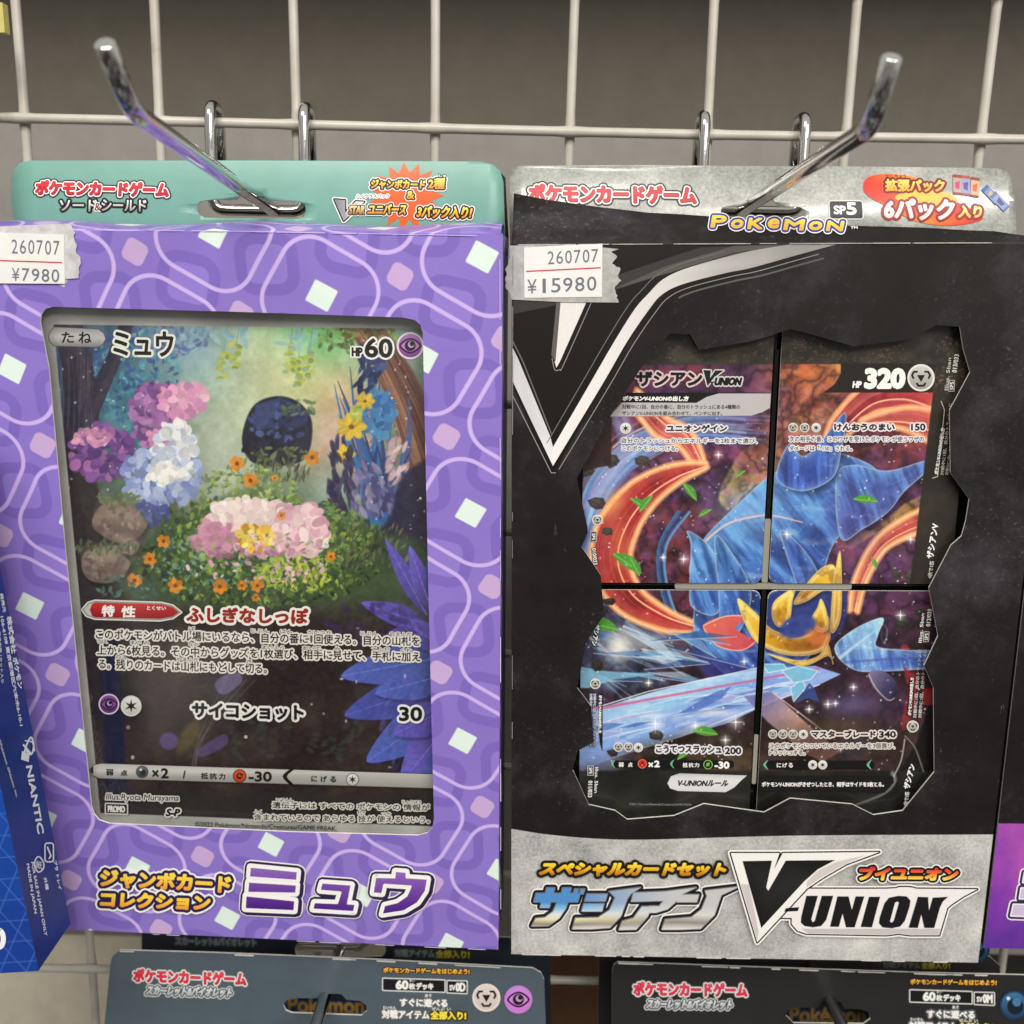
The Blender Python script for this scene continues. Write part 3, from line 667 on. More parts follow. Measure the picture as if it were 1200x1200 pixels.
u_ = [(463.5, 1018.5), (477, 1019.5), (477, 1026), (502, 1027.5), (499.5, 1042), (490, 1056), (474, 1065.5), (448, 1069.5), (451, 1058.5), (466, 1055), (477, 1047.5), (482, 1036.5), (451, 1034.5), (448.5, 1045.5), (437.5, 1044.5), (440.5, 1025.5), (463, 1026)]
gp = lambda Q: np.stack([np.interp(Q[:, 1]-(Q[:, 0]-290)*.03, [1014, 1064], [a, b]) for a, b in ((146, 72), (104, 28), (190, 128))], 1)
for off, wd, c in ((0, 9.6, WHITE), (0, 8., NV)):
    for s_ in mi+[yu, u_]:
        for q in ((0, 0), (1.8, 1.4)): P.poly(np.array(s_)+q, c); P.line(np.array(s_)+q, wd*1.55, c, True)
for s_ in mi+[yu, u_]: P.poly(s_, WHITE); P.line(s_, 7.4, WHITE, True)
for s_ in mi+[yu, u_]: P.poly(s_, gp); P.line(s_, 2.2, WHITE, True)
P.build('title_lettering', bl, M['metal_ink'])
sticker(bl, sL, [(-14, 266), (40, 263.5), (83, 262), (85, 268), (89, 273), (88, 281), (91, 287), (90, 296), (95, 302), (95.5, 309), (93, 316), (93, 326), (76, 327), (-14, 331)], [(-16, 272), (75, 275), (76, 332.5), (-16, 332)],
        [(x, (.325+.108*i, .125, .325+.108*i+.078, .40)) for i, x in enumerate('260707')]+[(x, (.33+.128*i-.0, .68, .33+.128*i+.098, .93)) for i, x in enumerate('¥7980')], .545, M['tape'])
mesh_obj('window_film', [(-.084, .0012, .028), (.084, .0012, .028), (.084, .0012, .262), (-.084, .0012, .262)], [(0, 1, 2, 3)], M['film'], bl)
tr = slab('tray', Surf(FL, (0, .0088, 0)), [[(-.092, .02), (.092, .02), (.092, .268), (-.092, .268)]], .0006, [M['dark'], M['dark']], bl)

# ------------------------------------------------------------------ the jumbo card: a woodland glade (a plain stand-in picture)
FJ = Frame(FL.o+FL.R@np.array((0, .0062, 0)), FL.R); sJ = Surf(FJ)
jc = thing('trading_card', FJ, 'jumbo card of a woodland glade inside the purple window box', 'card', 'cards shown in the windows')
U = sJ.uv([(46, 352), (508, 372), (520, 985), (104, 968)]); u0, u1 = U[:, 0].min(), U[:, 0].max(); v0, v1 = U[:, 1].min(), U[:, 1].max()
# true rectangle behind the window
u0, u1, v0, v1 = -.0835, .0835, .0300, .2600
p = Paint(sJ, u0, v0, u1, v1, .00024)
rs = np.random.RandomState(11); ru = rs.uniform
# base light: dim wood at the sides, luminous glade in the middle, dark earth below
p.all(gr((300, 380), (300, 960), (86, 118, 118), (96, 124, 100), (60, 66, 48), (44, 36, 34), (40, 32, 34)))
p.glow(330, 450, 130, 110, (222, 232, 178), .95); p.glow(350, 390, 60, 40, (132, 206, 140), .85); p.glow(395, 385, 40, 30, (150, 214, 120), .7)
p.glow(375, 400, 46, 34, (120, 232, 140), .6); p.glow(345, 440, 60, 26, (240, 240, 150), .6, .4); p.glow(400, 470, 30, 40, (250, 206, 150), .55); p.glow(225, 400, 36, 26, (170, 214, 226), .5); p.glow(310, 420, 60, 50, (236, 236, 200), .5); p.glow(395, 520, 40, 50, (236, 190, 172), .8); p.glow(230, 430, 50, 60, (150, 196, 196), .6); p.glow(395, 580, 40, 30, (150, 186, 178), .7); p.glow(262, 540, 40, 60, (214, 224, 206), .8)  # glade glow here and above, with the foil's rainbow sheen painted in
p.glow(100, 430, 75, 90, (44, 66, 110), .9); p.glow(150, 470, 45, 60, (64, 130, 150), .8); p.glow(215, 400, 45, 30, (120, 150, 180), .6)
p.all(nz((0, 0, 0), (255, 255, 255), 22, 3), lambda X, Y: .10+0*X)
def leaves(n, x, y, sx, sy, cols, r0, r1, a=.9, asp=.5, ang=None, uni=True):
    for _ in range(n):
        if uni: t, q = ru(0, 2*math.pi), math.sqrt(ru(0, 1)); X, Y = x+sx*q*math.cos(t), y+sy*q*math.sin(t)
        else: X, Y = rs.normal(x, sx), rs.normal(y, sy)
        c = np.array(cols[rs.randint(len(cols))], float)*ru(.88, 1.1); r = ru(r0, r1)
        p.ell(X, Y, r, r*asp*ru(.7, 1.2), ru(0, 6.28) if ang is None else rs.normal(ang, .35), np.clip(c, 0, 255), a, 1.)
# teal and blue leaf clusters upper left, mauve ones behind the pale trunk on the other side
leaves(260, 150, 440, 62, 55, [(52, 98, 140), (70, 140, 164), (44, 66, 124), (92, 168, 180), (58, 80, 150)], 2, 6, .7)
leaves(160, 200, 395, 45, 24, [(92, 120, 170), (120, 150, 190), (86, 96, 160), (150, 186, 196)], 2, 5, .6)
leaves(120, 175, 520, 30, 36, [(60, 130, 140), (90, 170, 170), (60, 96, 130)], 2, 5, .7)
leaves(170, 445, 520, 42, 60, [(150, 100, 124), (176, 120, 140), (120, 80, 120), (196, 150, 160)], 2, 5, .55)
leaves(120, 420, 395, 50, 20, [(110, 140, 70), (86, 110, 60), (150, 170, 90), (92, 84, 60)], 2, 5.5, .75)
leaves(60, 382, 392, 22, 12, [(140, 200, 120), (120, 180, 110)], 2, 4, .5)
# trunks
for pts, a, b in (([(86, 560), (95, 500), (94, 450), (84, 395), (78, 372)], 46, 30), ([(98, 500), (118, 455), (136, 415), (150, 375)], 22, 15)):
    p.line(spline(pts, 6), a, (44, 40, 58), 1, 2, b); p.line(spline(np.array(pts)+(5, 0), 6), a*.45, (66, 58, 74), .8, 4, b*.4)
for k in range(26): x = ru(70, 112); p.line(spline([(x, ru(380, 430)), (x+ru(-4, 4), ru(440, 480)), (x+ru(-6, 6), ru(490, 540))], 4), .9, (28, 24, 38) if k % 2 else (92, 84, 100), .5, 1)
pts = [(420, 372), (452, 420), (478, 470), (500, 540), (512, 620)]; p.line(spline(pts, 6), 34, (122, 84, 68), 1, 3, 52); p.line(spline(np.array(pts)+(10, 0), 6), 14, (86, 56, 52), .8, 6, 26); p.line(spline(np.array(pts)-(10, 0), 6), 7, (168, 124, 96), .7, 4, 8)
for k in range(34): o = ru(-16, 20); p.line(spline([(418+o, 375), (448+o*1.1, 425+ru(-6, 6)), (474+o*1.2, 478), (497+o*1.3, 545)], 5), .9, (72, 44, 42) if k % 2 else (176, 130, 104), .55, 1)
leaves(70, 430, 385, 34, 12, [(92, 110, 56), (70, 84, 46), (130, 150, 76), (120, 96, 66)], 2, 6, .85)
# dark earth bank at the left, dark soil below
p.poly(spline([(60, 540), (88, 532), (112, 560), (122, 605), (128, 660), (150, 700), (170, 740), (60, 760)], 5, True), (50, 42, 40), .96, 4)
p.all((40, 31, 32), lambda X, Y: np.clip((Y-(708+18*np.sin(X/60)+(X-300)*.02))/24, 0, 1)*.97)
p.all(nz((36, 28, 30), (62, 50, 46), 40, 21), lambda X, Y: np.clip((Y-715)/30, 0, 1)*.7)
for k in range(60): x, y = ru(90, 510), ru(740, 960); p.ell(x, y, ru(3, 10), ru(.6, 1.4), ru(-.4, .2), (84, 74, 74), ru(.15, .4))
p.poly([(118, 740), (140, 742), (150, 960), (126, 960)], (24, 28, 58), .75, 5); p.poly([(172, 745), (232, 742), (240, 890), (180, 890)], (66, 54, 48), .5, 8); p.glow(212, 765, 9, 26, (150, 124, 96), .5)
# --- mauve blossom bush and pale hydrangea mound
leaves(150, 120, 530, 36, 32, [(110, 70, 140), (134, 84, 156), (88, 56, 120), (160, 104, 160)], 4, 8, .9, .75)
leaves(40, 108, 512, 22, 10, [(226, 160, 190), (206, 140, 186)], 3, 6, .9, .7)
leaves(190, 186, 486, 34, 38, [(136, 84, 150), (160, 104, 170), (112, 70, 134), (178, 120, 178)], 4, 8, .92, .75)
leaves(80, 215, 468, 28, 20, [(226, 160, 196), (216, 148, 190), (238, 180, 204)], 4, 7, .92, .75); leaves(26, 188, 508, 14, 16, [(226, 156, 190)], 3, 6, .8, .7)
leaves(170, 190, 560, 48, 34, [(142, 160, 208), (164, 182, 220), (124, 138, 196), (186, 198, 228)], 4, 8, .92, .8)
leaves(120, 206, 530, 26, 34, [(232, 234, 238), (212, 220, 234), (242, 240, 236), (196, 206, 228)], 4, 8, .93, .8); leaves(30, 190, 556, 16, 12, [(240, 238, 226), (250, 246, 236)], 3, 6, .9, .8)
leaves(70, 165, 604, 36, 14, [(84, 92, 150), (64, 76, 130), (110, 122, 180)], 3, 7, .85, .7)
# --- hanging seed sprays in the light
for x, y in ((262, 430), (276, 418), (350, 436), (362, 426), (339, 420)):
    p.line(spline([(x+6, 372), (x+2, 400), (x, y-14)], 5), 1.6, (112, 158, 150), .7, 1, .8)
    for k in range(16): p.ell(x+ru(-5, 5), y-16+k*2.1, ru(3, 5), ru(2, 3.4), ru(-.6, .6), np.array([(178, 192, 80), (200, 208, 106), (150, 168, 70), (166, 200, 170)][k % 4])*ru(.9, 1.08), .9)
for x, y in ((272, 392), (348, 398)):
    for k in range(9): a = ru(-1.4, 1.4); p.ell(x+ru(-22, 22), y+ru(-14, 10), ru(6, 10), ru(2.4, 4), a, [(150, 190, 206), (166, 204, 206), (130, 176, 190)][k % 3], .65)
# --- mossy dark boulder on a mound
bo = np.array([(284, 520), (290, 488), (304, 470), (330, 464), (354, 474), (366, 496), (362, 530), (344, 544), (300, 544)], float); p.poly(spline(bo, 4, True), (40, 40, 54), 1, 2)
p.poly([(292, 492), (306, 472), (330, 466), (324, 492), (306, 506)], (68, 80, 128), .85, 4); p.poly([(330, 466), (354, 476), (364, 496), (340, 504), (324, 492)], (54, 62, 102), .85, 4); p.poly([(306, 506), (324, 492), (340, 504), (336, 540), (304, 542)], (44, 46, 66), .8, 4)
leaves(60, 326, 494, 36, 24, [(70, 84, 140), (44, 44, 62), (56, 62, 100), (88, 104, 160)], 2.5, 6, .75, .6); leaves(40, 318, 526, 32, 14, [(34, 32, 42), (48, 46, 60)], 3, 7, .85, .55)
leaves(50, 330, 536, 46, 12, [(96, 112, 70), (120, 136, 84), (70, 84, 60)], 2, 5, .85); leaves(30, 350, 478, 22, 10, [(96, 120, 84), (120, 146, 96), (80, 96, 80)], 2, 5, .8)
leaves(70, 330, 552, 34, 14, [(86, 92, 66), (120, 124, 86), (60, 64, 56)], 1.6, 6, .8, .28, -1.4)
# --- tall blue iris clump with yellow petals
for k in range(26): b = (446+ru(-16, 18), 600+ru(-6, 16)); tip = (438+ru(-46, 46), 440+ru(-18, 90)); mid = ((b[0]+tip[0])/2+ru(-10, 10), (b[1]+tip[1])/2); p.line(spline([b, mid, tip], 6), ru(7, 12), [(52, 100, 164), (62, 120, 180), (44, 62, 116), (60, 64, 112), (84, 98, 150)][k % 5], .92, 1, .8)
leaves(46, 432, 434, 15, 30, [(48, 62, 112), (60, 84, 140), (40, 48, 86)], 5, 11, .92, .35, -1.1); leaves(60, 436, 486, 26, 28, [(66, 128, 186), (54, 104, 168), (84, 146, 196)], 5, 9, .9, .6)
for x, y, r in ((412, 500, 15), (404, 532, 11), (428, 470, 10)):
    for k in range(7): a = k*.9; p.ell(x+r*.6*math.cos(a), y+r*.5*math.sin(a), r*.62, r*.34, a, np.array((230, 194, 58))*ru(.85, 1.06), .95); p.line([(x, y), (x+r*math.cos(a), y+r*.85*math.sin(a))], 1, (250, 228, 120), .7)
    p.ell(x, y, r*.22, r*.2, 0, (130, 90, 30), .9)
leaves(12, 417, 484, 6, 6, [(206, 214, 110), (180, 196, 90)], 3, 5, .9, .8)
leaves(90, 442, 572, 38, 32, [(94, 92, 140), (120, 118, 160), (76, 72, 116), (148, 140, 170)], 4, 9, .85, .45, 1.2); leaves(28, 466, 540, 14, 26, [(222, 190, 190), (206, 170, 180)], 4, 8, .85, .4, -1.)
leaves(60, 400, 560, 16, 46, [(62, 58, 92), (50, 46, 76)], 5, 10, .85, .35, 1.3)
p.poly(spline([(470, 560), (515, 545), (516, 680), (440, 660), (420, 640), (455, 610)], 5, True), (40, 36, 64), .9, 5)
for k in range(70): p.ell(ru(420, 512), ru(390, 660), ru(.6, 1.6), ru(.6, 1.6), 0, (236, 226, 220), ru(.4, .95))
for k in range(60): p.ell(ru(70, 190), ru(380, 600), ru(.6, 1.5), ru(.6, 1.5), 0, (214, 226, 240), ru(.4, .9))
# --- flower meadow
G = [(86, 116, 56), (110, 142, 66), (60, 88, 56), (140, 168, 72), (52, 76, 62), (160, 182, 84)]
p.poly(spline([(135, 690), (160, 640), (230, 600), (300, 575), (380, 600), (440, 620), (500, 640), (505, 690), (380, 705), (250, 716)], 5, True), (62, 84, 54), .85, 14)
for k in range(1500):
    t, q = ru(0, 6.28), math.sqrt(ru(0, 1)); X, Y = 305+150*q*math.cos(t), 645+66*q*math.sin(t)
    if Y < 640 and abs(X-315) > 125: continue
    f = max(0, 1-((X-320)/150)**2-((Y-630)/75)**2); c = np.array(G[rs.randint(len(G))], float)*(.62+.55*f)*ru(.85, 1.15); r = ru(1.6, 4.6); p.ell(X, Y, r, r*ru(.4, .8), ru(0, 6.28), np.clip(c, 0, 255), .85)
leaves(260, 290, 575, 60, 30, [(120, 150, 70), (150, 176, 84), (96, 124, 72), (180, 196, 110), (110, 130, 100)], 1.6, 4.4, .85); leaves(170, 345, 672, 44, 22, [(190, 204, 70), (158, 182, 62), (210, 214, 100)], 1.6, 5, .85, .4)
leaves(110, 230, 660, 56, 34, [(112, 166, 150), (140, 186, 160), (90, 140, 130)], 1.5, 3.5, .8); leaves(160, 440, 640, 52, 28, [(66, 80, 48), (92, 110, 56), (52, 56, 50), (120, 120, 90)], 1.8, 6, .7, .3, -1.2)
# rosy cushion of petals, golden fruit, trailing pink stem
leaves(230, 300, 620, 60, 30, [(226, 176, 190), (238, 198, 206), (210, 152, 176), (244, 214, 214)], 5, 11, .93, .72); leaves(120, 352, 622, 30, 30, [(236, 190, 202), (246, 216, 216), (222, 168, 188)], 5, 10, .93, .75); leaves(60, 286, 600, 34, 16, [(246, 222, 220), (250, 232, 224)], 4, 9, .9, .75)
leaves(60, 250, 634, 26, 18, [(206, 146, 172), (190, 130, 160)], 4, 9, .85, .6); leaves(26, 300, 646, 60, 8, [(176, 112, 146), (150, 96, 126)], 3, 7, .6, .5)
leaves(46, 300, 631, 22, 15, [(226, 180, 62), (240, 206, 90), (206, 150, 50), (250, 226, 130)], 3, 6, .95, .7)
leaves(40, 300, 668, 90, 14, [(236, 190, 204), (220, 160, 186), (246, 216, 222)], 2, 4.5, .9, .6)
leaves(150, 300, 690, 110, 20, G, 1.6, 4.2, .8); leaves(120, 300, 650, 120, 26, [(150, 180, 80), (120, 160, 70), (90, 126, 60)], 1.4, 3.6, .6)
for x, y, r in [(278, 543, 9), (294, 563, 9), (366, 536, 9), (322, 560, 4), (192, 634, 8), (176, 655, 8), (206, 686, 9), (158, 680, 9), (258, 687, 9), (284, 686, 6), (302, 686, 8), (388, 652, 6), (330, 604, 5), (300, 700, 5), (120, 672, 6)]:
    for k in range(6): a = k*1.047+ru(0, .5); p.ell(x+r*.55*math.cos(a), y+r*.55*math.sin(a), r*.5, r*.38, a, np.array((226, 142, 44))*ru(.85, 1.08), .95)
    p.ell(x, y, r*.28, r*.28, 0, (120, 70, 30), .9)
# --- round grey-brown stones by the bank
for x, y, rx, ry in ((142, 612, 32, 27), (124, 660, 30, 24), (152, 640, 14, 10)):
    q = spline([(x+rx*ru(.82, 1.08)*math.cos(a), y+ry*ru(.82, 1.08)*math.sin(a)) for a in np.arange(0, 6.2, .75)], 3, True); p.poly(q+(2, 4), (26, 22, 26), .6, 6); p.poly(q, nz((104, 90, 84), (142, 124, 110), 12, 211), 1, 1.6); p.ell(x-5, y-7, rx*.7, ry*.5, .3, (158, 140, 124), .7, 10); p.ell(x+6, y+10, rx*.7, ry*.4, .3, (98, 82, 78), .6, 9); leaves(26, x, y, rx*.8, ry*.8, [(110, 94, 86), (150, 132, 118), (176, 160, 146), (90, 76, 74)], 2, 5, .5, .6)
leaves(70, 120, 640, 40, 8, [(86, 106, 70), (112, 132, 84), (70, 84, 66)], 1.5, 4, .8, .4, -1.2); leaves(60, 140, 585, 26, 8, [(96, 112, 74), (120, 130, 92)], 1.5, 4, .75); leaves(60, 150, 690, 36, 16, [(70, 110, 110), (60, 90, 76), (96, 140, 120)], 1.6, 4, .8)
# --- blue-violet broad leaves lower down on that bank
VI = [(92, 82, 176), (80, 96, 180), (104, 92, 190), (70, 78, 160)]
def hosta(bx, by, tx, ty, wd, c):
    b, t = np.array((bx, by), float), np.array((tx, ty), float); d = t-b; n = np.array((-d[1], d[0]))/np.linalg.norm(d)*wd; mid = b+d*.45
    q = spline([b, b+d*.2+n*.75, mid+n, b+d*.78+n*.6, t, b+d*.78-n*.6, mid-n, b+d*.2-n*.75], 5, True); p.poly(q+(2, 3), (34, 30, 60), .5, 4); p.poly(q, gr(b, t, np.array(c)*.72, c, np.array(c)*1.12), .97, 1.2)
    p.line([b, t], 1.4, np.array(c)*1.35+20, .7, 1, .6)
    for f in np.arange(.15, .9, .11):
        for s_ in (-1, 1): p.line(spline([b+d*f, b+d*(f+.07)+n*.45*s_, b+d*(f+.12)+n*.8*s_*(1-f*.6)], 3), .8, np.array(c)*.75, .5, 1)
for bx, by, tx, ty, wd, c in ((500, 720, 452, 632, 10, VI[0]), (506, 716, 480, 640, 11, VI[2]), (512, 712, 504, 648, 10, VI[3]), (500, 732, 424, 706, 13, VI[0]), (510, 738, 446, 752, 16, VI[2]), (516, 770, 400, 792, 22, VI[1]), (520, 800, 404, 838, 24, VI[3]), (522, 760, 470, 726, 16, VI[0]), (520, 830, 430, 892, 24, VI[1]), (524, 850, 470, 918, 22, VI[2]), (524, 790, 440, 812, 20, VI[1]), (524, 830, 462, 860, 20, VI[0]), (526, 880, 500, 920, 16, VI[1])): hosta(bx, by, tx, ty, wd, c)
leaves(50, 480, 850, 36, 60, VI+[(100, 118, 204), (60, 64, 140)], 3, 8, .35, .45, 2.2); leaves(60, 440, 730, 60, 26, [(56, 40, 90), (66, 48, 104)], 4, 9, .4, .4)
# faint undergrowth on the dark soil
for k in range(12): x, y = 300+ru(-30, 120), ru(850, 890); [p.ell(x+ru(-8, 8), y-6*i, 5, 2.6, ru(-1, 1), (58, 66, 60), .55) for i in range(4)]
for k in range(5): p.line(spline([(225+ru(-8, 8), 905), (240+ru(-6, 6), 860), (300+ru(-30, 30), 800+ru(-20, 20))], 6), 1.6, (112, 98, 92), .4)
p.poly(spline([(252, 800), (275, 786), (284, 798), (262, 814)], 4, True), (120, 110, 160), .7, 2); p.poly(spline([(230, 880), (262, 860), (266, 872), (240, 886)], 4, True), (100, 84, 150), .6, 2); p.ell(198, 868, 11, 10, 0, (98, 82, 140), .8, 3); p.ell(222, 862, 22, 9, -1., (104, 90, 40), .6, 5)
for k in range(16): p.ell(ru(110, 500), ru(730, 900), ru(1, 2.4), ru(1, 2.4), 0, (220, 214, 204), ru(.4, .9))
p.all(nz((0, 0, 0), (255, 255, 255), 5, 31), lambda X, Y: .035+0*X)
# dark foot of the card, silver rim all round
artp = sJ.uv([(66, 376), (509, 391), (514, 968), (117, 954)]); (al, at_), (ar, _), (_, ab), _x = artp
p.all((46, 46, 46), lambda X, Y: np.clip((Y-(921+(X-107)*.031))/2, 0, 1)*.55)
cx = sJ.uv(np.stack([p.X.ravel(), p.Y.ravel()], 1)); uu, vv = cx[:, 0].reshape(p.X.shape), cx[:, 1].reshape(p.X.shape)
L_, T_, R_, B_ = -.0785, .2508, .0790, .0347
A_ = sJ.uv([(64, 376), (88, 640), (117, 954)]); L_ = A_[:, 0].mean(); T_ = sJ.uv([(300, 383)])[0][1]; B_ = sJ.uv([(300, 959.5)])[0][1]; R_ = .0800
m_ = np.maximum(np.maximum(L_-uu, uu-R_), np.maximum(B_-vv, vv-T_))
p.mix((slice(None), slice(None)), np.clip(m_/.0003+.5, 0, 1), nz((158, 158, 155), (186, 186, 182), 60, 5))
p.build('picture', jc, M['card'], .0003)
slab('card_board', Surf(FJ, (0, .0001, 0)), [[(u0, v0), (u1, v0), (u1, v1), (u0, v1)]], .0009, [M['white_edge'], M['white_edge']], jc)
# printed wording
P = Print(sJ, .00034)
pill = [(60, 388), (64, 383.5), (116, 386), (122, 391), (124, 397), (121, 403), (115, 406.5), (64, 405), (59, 400), (58, 394)]
P.shape(pill, lambda Q: np.stack([np.interp(Q[:, 1], [384, 395, 406], [150, 196, 128])]*3, 1), ((.9, (90, 88, 84)),))
P.text('た', 73, 389, 87, 401.5, INK, 0, 0, .35); P.text('ね', 93, 389, 107.5, 402, INK, 0, 0, .35)
P.text('ミュウ', 134, 388, 203, 416, (26, 26, 24), .02, 0, .9, ((2.6, (236, 236, 226)),))
P.text('HP', 413, 407.5, 424.5, 417, INK, .02, 0, .7, ((1.8, WHITE),)); P.text('60', 428.5, 397, 459.5, 418, (28, 24, 20), .02, 0, 1., ((2.4, WHITE),))
e_eye(P, (481, 405), 16)
bd = [(97, 714), (104, 706), (112, 703.5), (190, 706), (203, 709), (213, 717), (203, 724), (188, 726.5), (112, 724.5), (102, 721)]
P.shape(bd, (150, 148, 144), ((1.4, (226, 224, 218)),)); P.poly([(105, 710), (112, 705.5), (190, 707.5), (203, 711), (210, 717), (203, 722), (188, 724.5), (112, 722.8), (105, 719)], lambda Q: np.stack([np.interp(Q[:, 1]-(Q[:, 0]-105)*.02, [704, 724], k) for k in ((206, 140), (54, 20), (50, 24))], 1)); P.poly([(99, 714), (105, 707.5), (109, 706), (106, 714), (109, 722), (104, 720)], (196, 192, 188))
P.text('特', 120, 709, 135, 721.5, WHITE, .01, 1, .6); P.text('性', 143, 710, 159.5, 722.5, WHITE, .01, 1, .6); P.text('とくせい', 173, 709.5, 195, 714, WHITE, .02, 0, .15)
P.text('ふしぎなしっぽ', 220, 711, 361, 727.5, (148, 38, 30), .017, 0, 1., ((3., (240, 236, 228)),))
H = ((1.9, (228, 224, 216)),); dk = (30, 26, 26)
def para(t, x0, x1, yc, sl, h=11.5, w=.25, o=H): P.text(t, x0, yc-h/2, x1, yc+h/2, dk, sl, 0, w, o)
para('このポケモンがバトル場にいるなら、自分の番に1回使える。自分の山札を', 113.5, 492, 742.5, .0215)
para('上から6枚見る。その中からグッズを1枚選び、相手に見せて、手札に加え', 115, 492.5, 760.8, .0215); para('る。残りのカードは山札にもどして切る。', 116.5, 313, 777, .03)
for t, x0, x1, y in (('ば', 222, 229, 736), ('じぶん', 295, 316, 738.5), ('ばん', 329, 343, 739), ('かいつか', 361, 389, 740), ('じぶん', 423, 443, 741.5), ('やまふだ', 457, 483, 742), ('うえ', 115, 127, 750.5), ('まい み', 154, 176, 752), ('なか', 222, 234, 754), ('まいえら', 308, 334, 757.5), ('あいて', 355, 376, 758.5), ('み', 393, 399, 759), ('てふだ', 436, 457, 760), ('くわ', 470, 483, 761), ('のこ', 137, 149, 768.5), ('やまふだ', 208, 234, 771.5), ('き', 290, 296, 774)):
    P.text(t, x0, y-2.2, x1, y+2.2, dk, .02, 0, .05, ((.9, (228, 224, 216)),))
e_eye(P, (129, 824), 12.2, (214, 196, 218), (140, 84, 158), (84, 40, 104)); e_star(P, (155, 826), 12.2)
P.text('サイコショット', 227, 823, 356, 839, (24, 22, 22), .025, 0, 1., ((2.8, (234, 231, 226)),)); P.text('30', 469, 827.5, 494.5, 843, (24, 22, 22), .01, 0, .9, ((2.6, (238, 236, 232)),))
by = lambda x, k: 893+(x-107)*.032+k
bar = [(107, by(107, 8)), (112, by(112, 2)), (120, by(120, 0)), (507.5, by(507, 0)), (508, by(508, 16)), (118, by(118, 17)), (110, by(110, 14))]
P.shape(bar, lambda Q: np.stack([np.interp(Q[:, 1]-(893+(Q[:, 0]-107)*.032), [0, 4, 9, 17], k) for k in ((190, 226, 206, 150), (190, 226, 205, 148), (186, 222, 200, 144))], 1), ((.8, (70, 66, 64)),))
P.poly([(107, by(107, 6)), (111, by(111, 4)), (111, by(111, 12)), (108, by(108, 11))], (60, 58, 56)); P.poly(spline([(345, by(345, 0)), (337, by(337, 8)), (345, by(345, 17)), (340, by(340, 17)), (332, by(332, 8)), (340, by(340, 0))], 3, True), (20, 18, 18))
P.text('弱', 126, 900, 134, 907, dk, 0, 0, .3); P.text('点', 143, 901, 150.5, 907.5, dk, 0, 0, .3); e_orb(P, (168, 903), 7.5); P.text('×', 180, 901, 187, 908.5, dk, 0, 0, .5); P.text('2', 190.5, 899, 198.5, 910, dk, 0, 0, .6)
P.line([(218, 902), (216.5, 910)], 1.8, (60, 58, 56)); P.text('抵', 237, 904, 245, 911, dk, 0, 0, .25); P.text('抗', 247, 904.3, 255, 911.3, dk, 0, 0, .25); P.text('力', 258, 904.6, 265, 911.6, dk, 0, 0, .25)
e_fist(P, (282, 907.5), 8); P.text('-30', 293, 902.5, 319, 913.5, dk, .01, 0, .6)
for k, t in enumerate('にげる'): P.text(t, 366+11*k, 907.5+.3*k, 372.5+11*k, 914+.3*k, dk, 0, 0, .25)
e_star(P, (414, 911.5), 7.5, (120, 118, 116))
P.text('Illus.Ryota Murayama', 125.5, 928, 212, 937, (52, 48, 46), .02, 1.5, .15, ((1.3, (214, 211, 204)),))
q = [(126, 940), (150.5, 940.8), (150.5, 951.5), (126, 950.7)]; P.shape(q, (26, 25, 26), ((1.5, (206, 204, 198)),)); P.text('PROMO', 128.5, 942.2, 148, 949.2, (226, 224, 218), .03, 0, .45)
P.text('S-P', 196, 946, 213, 954, (30, 28, 28), .01, 2, .7, ((1.5, (226, 224, 218)),))
H2 = ((1.4, (216, 213, 206)),)
P.text('遺伝子には すべての ポケモンの 情報が', 320.5, 937.5, 504, 945, dk, .016, 0, .15, H2); P.text('含まれているので あらゆる 技が 使えるという。', 299, 951.5, 504, 959, dk, .016, 0, .15, H2)
for t, x0, x1, y in (('いでんし', 325, 345, 935), ('じょうほう', 472, 494, 937.5), ('ふく', 299, 308, 948.5), ('わざ', 420, 429, 950), ('つか', 448, 459, 951)): P.text(t, x0, y-1.8, x1, y+1.8, dk, .02, 0, .05, ((.8, (216, 213, 206)),))
P.text('©2022 Pokémon/Nintendo/Creatures/GAME FREAK.', 230.5, 960.5, 396, 966, (40, 38, 36), .031, 0, .1)
P.build('card_lettering', jc, M['bare'])

# ================================================================== black window box with a block of four cards
R_R = rot3(*np.radians((.3782, -1.0938, -1.2384))); W_R, H_R, D_R = .1875, .2789, .034
FR = Frame(np.array((.094, .35, -.1183))-R_R[:, 2]*H_R/2, R_R)
winR = [(781, 395), (785, 390.8), (809.5, 392), (820, 409.7), (875, 401), (898, 395), (918, 388), (927, 385.8), (947, 390.6), (1001, 406), (1066, 398), (1097, 381), (1125, 383), (1129, 409), (1137, 436), (1113, 480.5), (1114, 554), (1136, 584.5), (1132, 610), (1127, 628), (1114.6, 639), (1088.6, 689), (1099.4, 745), (1083, 780), (1094, 806), (1095, 904.6), (1058, 950), (1023.6, 955), (998.7, 942.5), (926, 935.6), (895.5, 952), (860, 947), (825, 942), (790, 956), (735, 960.4), (721, 950), (690, 943), (671, 902), (677, 880), (696, 870), (693, 828), (676.5, 806), (687, 752), (707.7, 721), (704, 674), (681.7, 641), (689, 624), (688, 615), (676, 561), (715, 488), (753, 428.5)]
br, sR = carton(FR, W_R, H_R, D_R, 'window_box', 'black stone patterned window box showing a block of four cards', 'card box', 'window boxes of cards', M['stone'], M['black_card'], [winR])
sRt = Surf(FR, (0, .033, 0))
tabR = [(598.5, 300), (597, 262), (596.5, 204), (600, 195), (607, 191), (760, 191), (1000, 192), (1176, 195.5), (1186, 199), (1189.5, 208), (1191, 235), (1191, 280), (1190, 296)]
